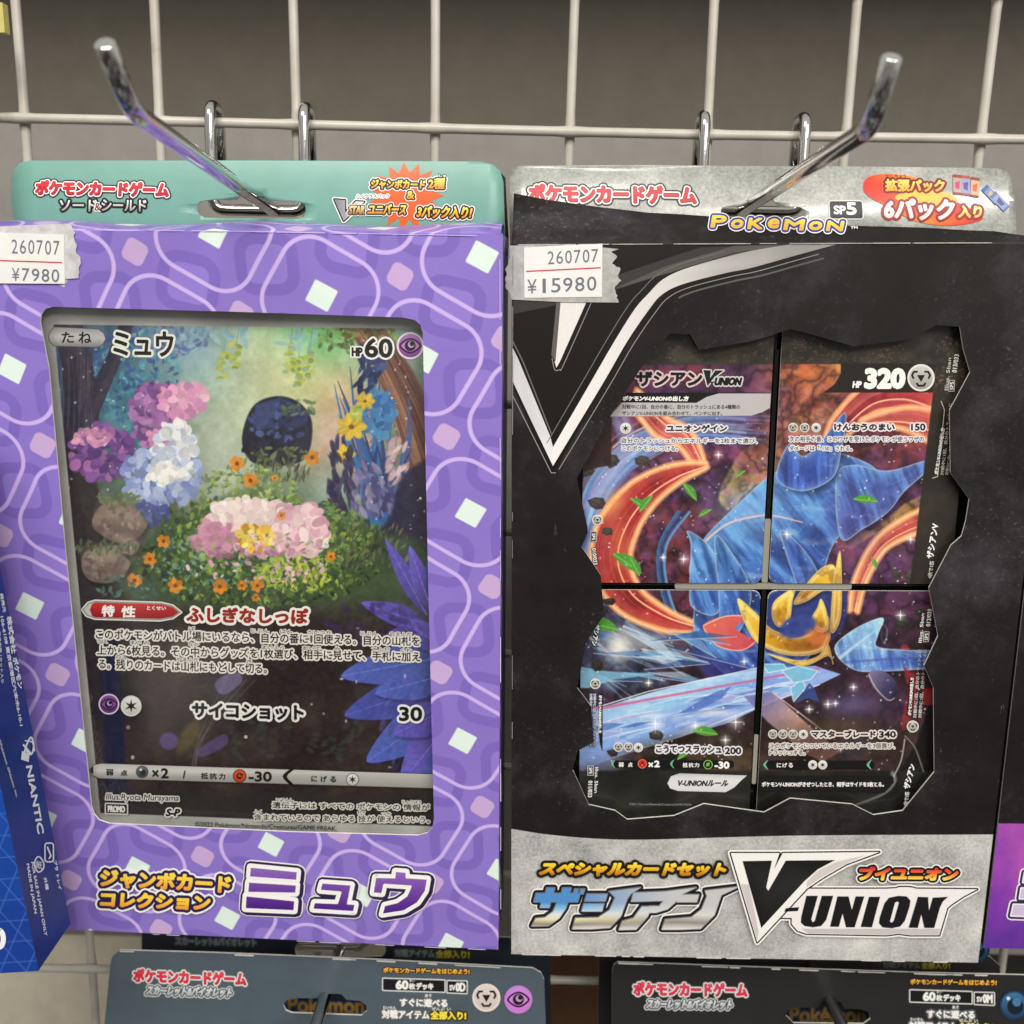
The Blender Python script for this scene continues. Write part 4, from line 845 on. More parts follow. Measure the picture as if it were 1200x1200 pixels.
slotR = [(845, 252), (846, 245), (852, 242), (876, 241.5), (884, 234), (904, 230), (911, 239), (918, 242), (938, 242.5), (944, 247), (944, 256), (938, 259), (850, 259)]
zb = sRt.uv([(900, 290)])[0][1]
warpR = lambda u, v: -11.*(1+.2*np.sin(u*46+.6))*np.clip(v-zb-.005-.002*np.sin(u*30), 0, .026)**2
sRt.warp = warpR
slab('hang_tab', sRt, [[tuple(q) for q in sRt.uv(tabR)], [tuple(q) for q in sRt.uv(slotR)]], .0007, [M['foil_tab'], M['white_edge']], br, cuts=.0022)
P = Print(sRt, 1.5e-4)
game_name(P, 620.5, 215, 816, 235.5, .014, 1.2)
q = rrect(973, 235.5, 1011, 256, 2.5); P.shape(q, (22, 21, 22), ((1.4, (214, 214, 208)),)); P.text('SP', 978, 241, 991, 250.5, WHITE, .02, 0, .6); P.text('5', 993, 237.5, 1003.5, 251, WHITE, .02, 0, .8)
P.poly(spline([(1014, 219), (1022, 206), (1045, 202), (1075, 206), (1100, 218), (1115, 232), (1140, 246), (1152, 256), (1130, 263), (1100, 264), (1070, 258), (1040, 242), (1020, 230)], 6, True), lambda Q: np.stack([np.interp(np.abs(Q[:, 0]-1075), [0, 70], k) for k in ((240, 214), (150, 34), (50, 40))], 1))
P.poly(spline([(1050, 232), (1075, 222), (1112, 226), (1122, 238), (1090, 246)], 5, True), (244, 186, 70))
P.text('拡張パック', 1040, 209, 1110, 223, [(255, 222, 120), (250, 160, 50)], .015, 2, .7, ((2.6, (120, 30, 24)),)); P.text('かく ちょう', 1042, 203, 1066, 206.5, (60, 24, 20), 0, 0, .1)
P.text('6パック', 1036, 233, 1119, 256, [(252, 248, 246), (246, 214, 206)], .02, 3, 1.2, ((3., (150, 26, 30)),)); P.text('入り', 1123, 241, 1151, 254.5, [(255, 236, 160), (250, 190, 90)], .02, 2, .8, ((2.8, (150, 40, 30)),))
for k, (x, y, a, c) in enumerate([(1121, 203, .1, (150, 62, 46)), (1131, 204, .12, (166, 84, 60)), (1142, 206, .16, (140, 58, 50)), (1152, 222, -.7, (60, 86, 150)), (1161, 230, -.7, (84, 104, 160))]):
    ex, ey = np.array((math.cos(a), math.sin(a)))*10, np.array((-math.sin(a), math.cos(a)))*24
    o = np.array((x, y), float); P.poly([o, o+ex, o+ex+ey, o+ey], c); P.poly([o+ey*.16, o+ex+ey*.16, o+ex+ey*.9, o+ey*.9], [(176, 160, 150), (150, 150, 190), (196, 170, 140), (110, 130, 190), (130, 150, 196)][k]); P.poly([o+ex*.2+ey*.4, o+ex*.8+ey*.3, o+ex*.7+ey*.75, o+ex*.25+ey*.7], [(200, 60, 110), (90, 70, 150), (210, 90, 60), (200, 180, 70), (50, 60, 120)][k])
P.build('tab_lettering', br, M['print'], rows=.002)
# bulging top flap, torn up at one end
tl = np.array((0, .0305, .0215)); tl /= np.linalg.norm(tl)
warpF = lambda u, v: .0010*np.sin(np.clip(v/.034, 0, 1)*3.14)*(.6+.4*np.sin(u*30+1.))
sF = Surf(FR, (0, 0, H_R), (1, 0, 0), tl, warpF)
fu = sF.uv([(600, 226.5), (640, 234), (700, 243), (760, 250.5), (800, 253), (848, 257), (900, 260), (950, 264.5), (1000, 267), (1080, 268.5), (1130, 271), (1165, 272), (1195, 276)])
fl2 = [(-W_R/2, 0), (W_R/2, 0), (W_R/2, .003)]+[(min(u, W_R/2-.0004*k), max(v, .003)) for k, (u, v) in enumerate(fu[::-1])]
fl2 = fl2[:3]+sorted(fl2[3:], key=lambda q: -q[0]); fl2[-1] = (-W_R/2, fl2[-1][1])
slab('top_flap', sF, [fl2], .0006, [M['black_flap'] if 'black_flap' in M else M['stone'], M['white_edge']], br, cuts=.0022)
P = Print(sF, 1.6e-4)
BL, YE = (44, 62, 140), [(255, 212, 76), (244, 172, 40)]
x0 = 833
for ch, wd, y, h in (('P', 18, 255.5, 12.5), ('o', 15, 260.5, 8.5), ('K', 18, 259, 11), ('e', 14, 260, 9.5), ('M', 24, 261, 10.5), ('o', 16, 263.5, 8), ('N', 20, 263, 9.5)):
    P.text(ch, x0, y, x0+wd, y+h, YE, .02, 2., .8, ((3.3, WHITE), (2.3, BL))); x0 += wd+5
P.text('TM', 996, 268.5, 1004, 271, WHITE, 0, 0, .1)
P.build('flap_logo', br, M['metal_ink'], rows=.002)
# big V emblem in the corner of the front
P = Print(sR, 4e-5)
BK, SIL = (20, 15, 14), (226, 222, 218)
P.poly([(600, 287), (985, 285), (930, 303), (880, 318), (850, 324), (800, 337), (776, 349), (761, 366), (735, 404), (706, 455), (648, 556), (600, 452)], BK)
P.poly([(601, 368), (601, 330), (700, 330), (820, 290), (930, 286), (880, 294), (800, 314), (720, 340), (650, 358)], (58, 54, 52)); P.poly([(716, 340), (780, 312), (860, 288), (925, 287), (860, 296), (790, 318)], (88, 84, 80))
inn = [(648, 524), (691, 450), (720, 400), (744, 362), (759, 345), (776, 328), (800, 316), (840, 304), (880, 294), (926, 286.5)]
out = [(648, 546), (706, 450), (735, 400), (761, 362), (776, 345), (800, 333), (850, 320), (880, 314), (930, 300), (980, 286.5)]
a_, b_ = spline(inn, 5), spline(out, 5)
P.poly(list(a_)+list(b_[::-1]), lambda Q: np.stack([np.interp(Q[:, 0], [648, 700, 800, 860, 980], [238, 232, 214, 170, 150])*k for k in (1, .985, .97)], 1))
P.poly([(600.5, 407), (607, 420), (645, 512), (648, 524), (648, 546), (624, 496), (600.5, 446)], lambda Q: np.stack([np.interp(Q[:, 1], [410, 470, 480, 546], [200, 226, 196, 240])]*3, 1))
g1 = (150, 146, 142)
P.line([(601, 464), (646, 554), (651, 554)], 1., g1); P.line(spline(np.array(out)+(7, 4), 5)[:-3], .9, g1); P.line(spline(np.array(inn)-(7, 5), 5)[:-8], .9, (120, 116, 112)); P.line([(601, 400), (613, 424), (646, 508)], 1.6, (104, 98, 96)); P.line(spline(np.array(out)+(12, 9), 5)[22:-3], 2.2, (92, 88, 86))
P.poly([(656, 352), (688, 352), (656, 424), (652, 431), (650, 424)], (232, 228, 224)); P.poly([(652, 354), (657, 354), (651, 424), (646, 416)], (98, 92, 90)); P.line(spline([(647, 420), (650, 433), (656, 433), (661, 426), (694, 352)], 4), .9, g1)
P.build('corner_emblem', br, M['metal_ink'])
# silver band along the foot with the title
sRb = Surf(FR, (0, -.00006, 0)); bt = spline([(600, 971.5), (642, 978), (700, 983), (760, 984), (860, 981), (960, 979), (1163.5, 978)], 4)
uvb = [tuple(q) for q in sRb.uv(bt)]; bx = [(max(-W_R/2, min(W_R/2, x)), z) for x, z in uvb]; bx[0] = (-W_R/2, bx[0][1]); bx[-1] = (W_R/2, bx[-1][1])
slab('foot_band', sRb, [[(-W_R/2, .00001), (W_R/2, .00001)]+bx[::-1]], .00005, [M['foil'], M['foil']], br)
P = Print(sR, 1.1e-4); worn(P, [(602, 286.8), (900, 285.5), (1200, 284.5)], 60, rw, (190, 184, 178), .55); worn(P, [(601, 1117), (1146, 1127)], 14, rw, (224, 222, 218), .6); worn(P, [(601, 290), (600, 1110)], 12, rw, (150, 146, 142), .5)
P.text('スペシャルカードセット', 632, 1010, 852, 1024, [(255, 226, 70), (232, 176, 36), (176, 112, 30)], .004, 5, 1.3, ((3.3, (26, 20, 14)),))
cz = lambda L: [np.array(q, float)/3.871+(590, 960) for q in L]
ZA = cz([[(196, 303), (232, 303), (226, 328), (262, 328), (268, 303), (306, 303), (300, 328), (346, 328), (336, 366), (292, 366), (282, 396), (252, 440), (205, 474), (128, 476), (146, 440), (188, 436), (224, 410), (244, 366), (214, 366), (208, 392), (166, 392), (172, 366), (138, 366), (148, 328), (190, 328)],
 [(322, 308), (340, 308), (333, 330), (316, 330)], [(350, 308), (368, 308), (361, 330), (344, 330)],
 [(378, 330), (470, 330), (461, 362), (368, 362)], [(364, 374), (455, 374), (446, 408), (354, 408)],
 [(478, 318), (620, 300), (575, 330), (560, 352), (532, 430), (482, 482), (400, 488), (312, 488), (326, 438), (428, 436), (480, 402), (506, 345)],
 [(588, 324), (730, 318), (872, 300), (808, 330), (772, 372), (742, 398), (690, 414), (648, 414), (658, 384), (704, 384), (724, 360), (578, 364)],
 [(626, 386), (672, 386), (652, 432), (600, 490), (522, 492), (538, 452), (588, 438)],
 [(792, 332), (884, 332), (874, 366), (782, 366)],
 [(912, 314), (1066, 296), (985, 334), (954, 424), (892, 486), (800, 490), (716, 490), (732, 444), (850, 434), (896, 398), (920, 340)]])
for wd, c in ((8.6, WHITE), (6., (20, 22, 34)), (1.6, (120, 116, 110))):
    for q in ZA: P.poly(q, c); P.line(q, wd*2*.62, c, True)
P2 = Print(sR, P.z+3e-5)
for q in ZA: P2.poly(q, WHITE)
P2.build('sheen_lettering', br, M['sheen']); P.z += 4e-4
O = np.array([(18, 125), (213, 125), (190, 192), (226, 125), (612, 121), (480, 170), (390, 222), (322, 268), (124, 482)])/3.4286+(850, 960)
V1 = np.array([(65, 157), (183, 155), (160, 262), (168, 276), (238, 155), (436, 153), (366, 190), (312, 238), (140, 425)])/3.4286+(850, 960)
PL = spline(np.array([(318, 268), (640, 268), (690, 262), (735, 262), (760, 268)])/3.4286+(850, 960), 3)
PL = list(PL)+list(np.array([(1004, 270), (950, 298), (902, 330), (884, 345), (852, 454), (735, 454), (690, 448), (640, 454), (320, 448), (285, 436), (262, 410), (262, 385), (200, 384), (216, 366), (300, 300)])/3.4286+(850, 960))
P.poly(PL, WHITE); P.line(PL, 6.6, WHITE, True); P.poly(O, WHITE); P.line(O, 7, WHITE, True)
P.poly(PL, INK); P.line(PL, 3.2, INK, True); P.poly(PL, (236, 232, 230)); P.poly([tuple(np.array(q)/3.4286+(850, 960)) for q in ((300, 428), (858, 428), (851, 452), (735, 452), (690, 446), (640, 452), (325, 446))], (196, 190, 190))
P.poly(O, INK); P.line(O, 3.2, INK, True); P.poly(O, (240, 237, 232)); P.poly([tuple(np.array(q)/3.4286+(850, 960)) for q in ((58, 250), (90, 250), (130, 440), (124, 476))], (204, 196, 196)); P.poly([tuple(np.array(q)/3.4286+(850, 960)) for q in ((322, 240), (366, 196), (440, 160), (560, 132), (470, 172), (385, 220), (322, 262))], (206, 200, 196))
P.poly(V1, lambda Q: np.stack([np.interp(Q[:, 1]-.3*Q[:, 0], [720, 745, 750, 790], [22, 24, 58, 16])]*3, 1))
P.poly([tuple(np.array(q)/3.4286+(850, 960)) for q in ((238, 345), (292, 341), (286, 357), (232, 360))], INK)
un = lambda L: [tuple(np.array(q, float)/4.615+(860, 1030)) for q in L]
P.poly(un([(385, 75), (447, 75), (412, 200), (418, 218), (430, 210), (468, 75), (530, 75), (492, 205), (465, 238), (420, 245), (375, 238), (355, 220), (357, 190)]), INK); P.poly(un([(552, 78), (612, 78), (630, 150), (650, 78), (697, 78), (645, 245), (598, 245), (580, 170), (560, 242), (512, 242)]), INK)
P.poly(un([(722, 80), (782, 80), (738, 245), (677, 243)]), INK); P.poly(un([(880, 75), (925, 78), (945, 100), (940, 135), (915, 210), (890, 240), (845, 250), (795, 245), (775, 222), (780, 190), (805, 115), (830, 85)]), INK, [un([(875, 105), (883, 112), (855, 210), (842, 220), (835, 212), (862, 112)])])
P.poly(un([(985, 80), (1040, 82), (1045, 155), (1065, 85), (1148, 80), (1120, 105), (1105, 135), (1073, 248), (1020, 248), (1003, 175), (985, 248), (935, 247)]), INK)
P.text('ブイユニオン', 1004, 1013, 1121, 1027, [(206, 40, 44), (240, 120, 50), (252, 226, 90)], .005, 3, 1.2, ((4., WHITE), (2.6, INK)))
P.build('title_lettering', br, M['bare'])
sticker(br, sR, [(597, 288), (640, 287), (668, 286), (725, 292), (716, 295), (723, 301), (717, 309), (727, 315), (724, 323), (728, 329), (720, 338), (725, 354.5), (660, 354), (600, 351), (597, 342), (593, 338), (592, 328), (594, 320), (592, 316), (596, 308), (598, 302)], [(614, 290), (706, 285.5), (705.5, 348), (614.5, 349)],
        [(x, (.30+.112*i, .10, .30+.112*i+.085, .36)) for i, x in enumerate('260707')]+[(x, (.04+.152*i, .64, .04+.152*i+.118, .92)) for i, x in enumerate('¥15980')], .475, M['tape_grey'])
slab('tray', Surf(FR, (0, .0085, 0)), [[(-.086, .035), (.086, .035), (.086, .262), (-.086, .262)]], .0005, [M['dark_tray'], M['dark_tray']], br)
# clear ridges of the tray between the cards
sC0 = Surf(FR, (0, .0045, 0))
c0 = sC0.uv([(896.5, 688)])[0]; ch = sC0.uv([(705, 687), (1090, 688.5)]); cv = sC0.uv([(908, 395), (880, 945)])
ax = ch[1]-ch[0]; ax = np.array((ax[0], 0, ax[1])); ax /= np.linalg.norm(ax); av = np.array((-ax[2], 0, ax[0]))
qc = np.array((c0[0], .0050, c0[1]))
def ridge(name, u0, v0, u1, v1, m): slab(name, Surf(FR, qc+(0, .0006, 0), ax, av), [rrect(u0, v0, u1, v1, min(abs(u1-u0), abs(v1-v0))*.3, 3)], .0022, [m, m], br)
gh = .0014
ridge('tray_ridge', -.0335, -gh*.8, .0325, gh*.8, M['tray_light']); ridge('tray_ridge', -gh*.8, gh, gh*.8, .026, M['tray_light']); ridge('tray_ridge', -.0008, -.081, .0008, -.060, M['tray_light']); ridge('tray_ridge', -.0007, .026, .0007, .088, M['dark_tray']); ridge('tray_ridge', -.0008, -.060, .0008, -gh, M['dark_tray'])

# ------------------------------------------------------------------ four cards that make one picture: a storm of ribbons, petals and ice (a plain stand-in picture)
def storm(p):
    rs = np.random.RandomState(23); ru = rs.uniform
    p.all(nz((40, 26, 24), (70, 42, 62), 60, 41)); p.all(nz((30, 22, 22), (96, 56, 96), 46, 45), lambda X, Y: .6*np.exp(-((X-860)/110)**2-((Y-520)/70)**2)+.5*np.exp(-((X-1040)/60)**2-((Y-700)/60)**2))
    # fiery top, purple sky, ochre ridge
    p.poly([(690, 428), (1100, 424), (1100, 462), (690, 462)], nz((110, 40, 60), (70, 44, 86), 40, 51), .95, 2)
    p.glow(950, 440, 50, 26, (226, 110, 60), .95); p.glow(985, 432, 20, 14, (250, 170, 80), .9); p.glow(930, 490, 34, 50, (240, 130, 60), .95, .3); p.glow(915, 520, 16, 40, (252, 190, 110), .8); p.glow(900, 480, 30, 20, (90, 60, 110), .7); p.glow(790, 440, 50, 10, (190, 70, 70), .7)
    p.poly(spline([(1000, 470), (1030, 440), (1090, 430), (1096, 520), (1060, 520), (1020, 500)], 5, True), nz((190, 86, 60), (150, 70, 60), 20, 52), .8, 8)
    p.poly(spline([(842, 585), (850, 560), (868, 530), (890, 518), (915, 520), (910, 580), (885, 600), (872, 578), (858, 600)], 3, True), nz((206, 186, 80), (236, 214, 140), 16, 53), .95, 3)
    p.poly([(866, 600), (880, 574), (868, 590), (845, 602), (820, 640), (790, 660), (800, 690), (900, 690), (900, 640)], nz((70, 40, 34), (96, 50, 60), 24, 54), .9, 3)
    p.poly([(950, 640), (955, 622), (985, 616), (1020, 622), (1060, 590), (1090, 575), (1096, 600), (1040, 632), (1020, 630), (1000, 645), (985, 640), (968, 652)], nz((176, 148, 70), (206, 170, 80), 14, 55), .95, 2)
    p.poly([(950, 655), (975, 635), (990, 650), (1020, 628), (1100, 600), (1100, 700), (950, 700)], nz((74, 44, 70), (96, 60, 84), 20, 56), .95, 2)
    p.glow(850, 520, 60, 26, (92, 52, 116), .8, -.5); p.glow(740, 500, 40, 20, (96, 70, 130), .6); p.glow(900, 462, 30, 16, (110, 60, 110), .7); p.glow(1040, 690, 40, 50, (92, 56, 96), .6); p.glow(740, 560, 50, 30, (60, 90, 150), .7); p.glow(700, 700, 30, 60, (60, 110, 160), .7)
    p.all(nz((30, 60, 100), (130, 180, 214), 12, 101), lambda X, Y: .75*np.exp(-((X-735)/62)**2-((Y-775)/44)**2)*np.clip((fbm(X, Y, 18, 103)-.3)*3, 0, 1))
    p.all(nz((120, 86, 150), (190, 150, 130), 10, 105), lambda X, Y: .6*np.clip((fbm(X, Y, 30, 107)-.52)*5, 0, 1)*np.exp(-((X-1000)/70)**2-((Y-835)/26)**2))
    p.all(nz((90, 50, 40), (170, 90, 120), 14, 109), lambda X, Y: .5*np.clip((fbm(X, Y, 36, 111)-.5)*4, 0, 1)*((Y > 462)&(Y < 700)))
    rid = lambda X, Y, s, k: (1-np.abs(2*fbm(X+18*fbm(X, Y, 40, k+9), Y+18*fbm(X, Y, 40, k+5), s, k)-1))**5
    p.all((190, 70, 60), lambda X, Y: rid(X, Y, 44, 151)*.55*((Y > 462)&(Y < 720))); p.all((150, 90, 170), lambda X, Y: rid(X, Y, 36, 161)*.55*np.exp(-((Y-600)/130)**2)); p.all((250, 190, 130), lambda X, Y: rid(X, Y, 22, 171)*.5*np.exp(-((X-945)/60)**2-((Y-480)/60)**2)); p.all((16, 10, 14), lambda X, Y: rid(X, Y, 26, 181)*.6)
    # sweeping light streaks
    for k in range(70):
        o = rs.normal(0, .55); c = [(206, 222, 240), (150, 196, 232), (120, 110, 190), (236, 232, 240), (80, 120, 190)][rs.randint(5)]
        a0 = ru(0, .5); L = spline([(682+o*16, 640), (704+o*18, 570), (748+o*14, 528+o*16), (812, 504+o*20), (900, 496+o*26)], 8); i0 = int(a0*len(L)); L = L[i0:i0+rs.randint(8, 20)]
        if len(L) > 2: p.line(L, ru(.6, 2.4), c, ru(.4, .85), 1.4, .3)
    for k in range(46):
        o = ru(-1, 1); c = [(150, 190, 226), (96, 140, 200), (206, 220, 236), (110, 110, 176), (70, 100, 170)][rs.randint(5)]
        p.line(spline([(676+ru(-4, 10), 640+o*26), (700+o*14, 575+o*12), (745+o*10, 525+o*14), (810, 500+o*16), (880+ru(-20, 30), 502+o*18)], 6), ru(1.5, 7), c, ru(.25, .6), 3, 1)
    for k in range(18): o = ru(-1, 1); p.line(spline([(720+o*10, 480), (735+o*10, 520), (705+o*8, 570), (680, 600)], 5), ru(2, 6), (150, 150, 200), .25, 4, 1)
    for k in range(14): o = ru(-8, 8); p.line(spline([(800+o, 600), (776+o*.6, 640), (778+o*.6, 690), (800+o*.5, 740), (840+o, 780)], 6), ru(1, 3.4), [(60, 100, 150), (120, 160, 200), (40, 60, 110)][k % 3], .7, 1.5)
    for k in range(40): a = ru(2.2, 2.9); r = ru(40, 130); x, y = 740+ru(-50, 30), 745+ru(-40, 50); p.line([(x, y), (x-r*.5*math.cos(a), y+r*.45*math.sin(a))], ru(1, 6), [(150, 196, 226), (70, 130, 190), (220, 232, 240), (40, 70, 110)][k % 4], ru(.3, .7), 2, .5)
    p.glow(726, 757, 16, 16, (250, 244, 226), .95); p.glow(760, 752, 30, 12, (196, 214, 226), .6)
    # red ribbon: upper curl and great crescent
    def ribbon(L, w, c0, c1, ed=(250, 216, 160)):
        L = spline(L, 8); w = np.interp(np.linspace(0, 1, len(L)), np.linspace(0, 1, len(w)), w); d = np.gradient(L, axis=0); n = np.stack([-d[:, 1], d[:, 0]], 1); n /= np.linalg.norm(n, axis=1)[:, None]
        a, b = L+n*w[:, None]/2, L-n*w[:, None]/2; poly = np.concatenate([a, b[::-1]]); p.poly(poly, gr(L[0], L[-1], c0, c1, c0), 1, 1.2); p.poly(poly, (96, 20, 30), .55, 1.2, lambda X, Y, d: np.clip((fbm(X, Y, 22, 97)-.5)*4, 0, 1)); p.poly(poly, (255, 190, 130), .7, 1.2, lambda X, Y, d: np.exp(-d/3.2)); p.line(L+n*w[:, None]*.2, 2, np.array(c0)*.7+60, .35, 5, 8)
        for k in range(9): o = ru(-.4, .4); p.line(L[3:-3]+(n*w[:, None]*o)[3:-3], ru(.5, 1.3), (252, 170, 130) if k % 2 else (120, 26, 34), .3, 1.6); p.line(a, 1.2, ed, .75, 1.2); p.line(b, 1.2, ed, .75, 1.2); p.line(a, 4, (255, 180, 120), .3, 5); p.line(b, 4, (255, 180, 120), .3, 5); p.line(L-n*w[:, None]*.18, 1., (250, 190, 150), .5, 1.2)
    ribbon([(740, 462), (775, 500), (800, 512), (816, 536), (820, 548)], [16, 26, 24, 16, 6], (206, 70, 64), (226, 110, 100))
    ribbon([(828, 545), (790, 556), (752, 580), (724, 618), (716, 660), (735, 700), (775, 725), (810, 735), (826, 736)], [5, 24, 38, 47, 46, 38, 26, 13, 5], (190, 52, 46), (140, 28, 40))
    p.glow(725, 640, 16, 40, (250, 150, 90), .45); p.glow(718, 590, 10, 20, (252, 180, 110), .6, .6)
    ribbon([(1096, 468), (1060, 460), (1020, 468), (985, 500), (968, 530)], [60, 44, 34, 26, 8], (196, 66, 66), (160, 50, 60), (240, 180, 150)); ribbon([(1096, 500), (1060, 490), (1010, 495)], [40, 26, 6], (214, 96, 86), (190, 70, 70), (246, 200, 170))
    ribbon([(1096, 606), (1062, 618), (1030, 640), (1008, 680), (1000, 716)], [30, 22, 16, 14, 10], (206, 92, 70), (190, 60, 60)); p.line(spline([(1060, 760), (1070, 800), (1060, 850)], 5), 10, (150, 40, 44), .8, 2)
    # great blue petals
    BL = ((44, 66, 150), (70, 130, 206), (120, 180, 230))
    def petal(pts, c0, c1, g0, g1, ed=(206, 216, 236)):
        q = spline(pts, 6, True); p.poly(q+(3, 4), (16, 14, 30), .55, 9); p.poly(q, gr(g0, g1, c1, c0), 1, 1.2); p.poly(q, np.array(c0)*.6, .8, 1.2, lambda X, Y, d: np.clip((fbm(X, Y, 26, 91)-.45)*3, 0, 1)*.5); p.poly(q, (150, 206, 246), .5, 1.2, lambda X, Y, d: np.exp(-d/5.)); p.poly(q, (216, 236, 250), .8, 1.2, lambda X, Y, d: np.clip((fbm(X*.5, Y*1.6, 16, 95)-.6)*5, 0, 1)*np.clip(d/9, 0, 1)*.4)
        ax_ = np.array(g1, float)-np.array(g0, float); ax_ /= np.linalg.norm(ax_); ph = ru(0, 900)
        st_ = lambda X, Y: fbm((X*ax_[0]+Y*ax_[1])*.16+ph, (Y*ax_[0]-X*ax_[1]), 7, 131, 3)
        p.poly(q, np.array(c0)*.55, .9, 1.2, lambda X, Y, d: np.clip((st_(X, Y)-.52)*6, 0, 1)*.5); p.poly(q, np.clip(np.array(c1)*1.25+20, 0, 255), .9, 1.2, lambda X, Y, d: np.clip((.45-st_(X, Y))*6, 0, 1)*.45)
        for k in range(10): t0 = rs.rand(); c_ = q.mean(0); e_ = q[rs.randint(len(q))]; p.line(spline([c_+(e_-c_)*.2, c_+(e_-c_)*.55+rs.normal(0, 3, 2), c_+(e_-c_)*.9], 4), ru(.8, 2.2), (np.array(c1)*1.1).clip(0, 255), .28, 1.6, .4)
        p.line(np.concatenate([q, q[:1]]), 1.1, ed, .55, 1.2)
    petal([(815, 690), (808, 665), (826, 630), (866, 590), (905, 556), (960, 530), (1010, 540), (1030, 560), (1010, 600), (975, 640), (960, 700), (955, 760), (900, 800), (850, 790), (815, 745)], (44, 62, 152), (96, 160, 222), (830, 590), (960, 740))
    p.glow(880, 600, 40, 30, (130, 180, 232), .6); p.glow(1000, 600, 30, 40, (84, 76, 150), .55)
    petal([(980, 560), (1000, 545), (1040, 552), (1085, 540), (1090, 548), (1060, 575), (1040, 600), (1010, 620), (985, 630)], (74, 70, 150), (84, 130, 204), (1000, 540), (1030, 620))
    petal([(910, 560), (925, 520), (940, 535), (960, 520), (990, 484), (985, 530), (975, 560), (940, 575)], (48, 64, 150), (70, 110, 190), (950, 500), (950, 570))
    p.line(spline([(820, 640), (850, 615), (880, 606), (905, 604), (940, 612)], 6), 3, (226, 196, 190), .9, 1.2, 1.5)
    petal([(808, 690), (810, 640), (806, 622), (835, 645), (848, 690), (838, 720), (812, 712)], (44, 74, 160), (90, 150, 214), (815, 640), (840, 710)); petal([(842, 690), (838, 628), (862, 655), (880, 695), (866, 740), (846, 740)], (40, 66, 154), (80, 136, 206), (845, 640), (870, 730)); petal([(936, 690), (915, 622), (950, 655), (966, 700), (955, 720)], (40, 56, 146), (64, 104, 186), (920, 630), (955, 710))
    p.poly(spline([(812, 740), (840, 770), (880, 785), (880, 800), (840, 800), (815, 775)], 5, True), (50, 50, 120), .8, 4)
    p.poly(spline([(824, 733), (850, 722), (878, 722), (862, 736), (885, 752), (868, 762), (840, 756)], 6, True), gr((830, 722), (880, 765), (226, 110, 90), (196, 70, 84)), 1, 1.2); p.line(spline([(824, 733), (850, 722), (878, 722)], 6), 1.2, (250, 210, 190), .9); p.line(spline([(885, 752), (868, 762), (840, 756), (824, 735)], 6), 1.2, (250, 210, 190), .8)
    # golden leaves in the middle
    def gold(pts, g0, g1): q = spline(pts, 5, True); p.poly(q+(2, 3), (24, 20, 34), .6, 6); p.poly(q, gr(g0, g1, (246, 212, 84), (222, 168, 40), (150, 88, 28)), 1, 1.2); p.poly(q, (255, 244, 180), .9, 1.2, lambda X, Y, d: np.exp(-((d-3)/2.)**2)*.6); p.poly(q, (120, 70, 24), .8, 1.2, lambda X, Y, d: np.clip((fbm(X, Y, 12, 141)-.52)*6, 0, 1)*.55); p.line(np.concatenate([q, q[:1]]), 1.1, (252, 232, 150), .6, 1)
    p.poly(spline([(900, 700), (930, 690), (985, 690), (992, 720), (975, 750), (930, 765), (895, 745)], 5, True), (48, 58, 120), .95, 3)
    gold([(864, 702), (885, 718), (905, 738), (930, 744), (955, 738), (970, 722), (972, 748), (960, 764), (930, 768), (900, 760), (880, 744)], (870, 705), (940, 770)); gold([(905, 722), (908, 704), (930, 690), (928, 705), (924, 730), (912, 734)], (910, 700), (920, 735)); gold([(952, 676), (966, 664), (978, 664), (980, 690), (964, 692), (945, 704), (930, 706)], (970, 662), (940, 706)); gold([(950, 728), (958, 712), (962, 702), (968, 716), (970, 736), (960, 740)], (962, 704), (962, 740)); gold([(976, 690), (984, 646), (986, 690), (984, 726), (974, 740)], (984, 650), (978, 738)); gold([(900, 766), (935, 774), (960, 768), (968, 750), (976, 778), (970, 768), (940, 780)], (900, 766), (970, 776))
    p.ell(935, 734, 22, 13, -.3, (52, 66, 136), .9, 3); p.ell(958, 746, 14, 10, .3, (226, 120, 70), .6, 6)
    # ice: long beam and blade shards
    ICE = [(150, 200, 232), (110, 160, 214), (176, 176, 220), (96, 140, 206)]
    beam = [(676, 838), (760, 812), (830, 794), (900, 782), (955, 780), (985, 790), (960, 802), (905, 822), (850, 848), (800, 862), (740, 880), (676, 906)]
    for k in range(16):
        x, y = ru(684, 800), ru(735, 800); a = ru(-.15, .9); l = ru(40, 110); q = np.array([(x, y), (x+l*math.cos(a), y+l*math.sin(a)*.7), (x+l*.5*math.cos(a)+ru(4, 14), y+l*.42*math.sin(a)-ru(4, 12))]); c = [(120, 180, 220), (70, 130, 190), (196, 220, 236), (50, 90, 150)][k % 4]
        p.poly(q, c, ru(.35, .7), 1.2); p.line([q[0], q[1]], .9, (226, 238, 246), .6)
    p.poly(beam, gr((690, 830), (720, 900), (140, 176, 226), (170, 212, 240), (120, 160, 224), (150, 176, 232)), 1, 1.2); p.poly(beam, (226, 240, 250), .8, 1.2, lambda X, Y, d: np.clip((fbm(X*.35+Y*.1, Y*1.5, 15, 121)-.55)*5, 0, 1)*.6)
    for k in range(22): t = ru(.05, .95); a = np.array((676, 838+64*t)); b = np.array((965, 782+16*t)); s0, s1 = sorted((ru(0, .9), ru(.1, 1))); p.line([a+(b-a)*s0, a+(b-a)*s1], ru(1, 5), [(206, 226, 240), (90, 120, 196), (166, 206, 236), (130, 130, 200)][k % 4], ru(.3, .7), 1.5, .6)
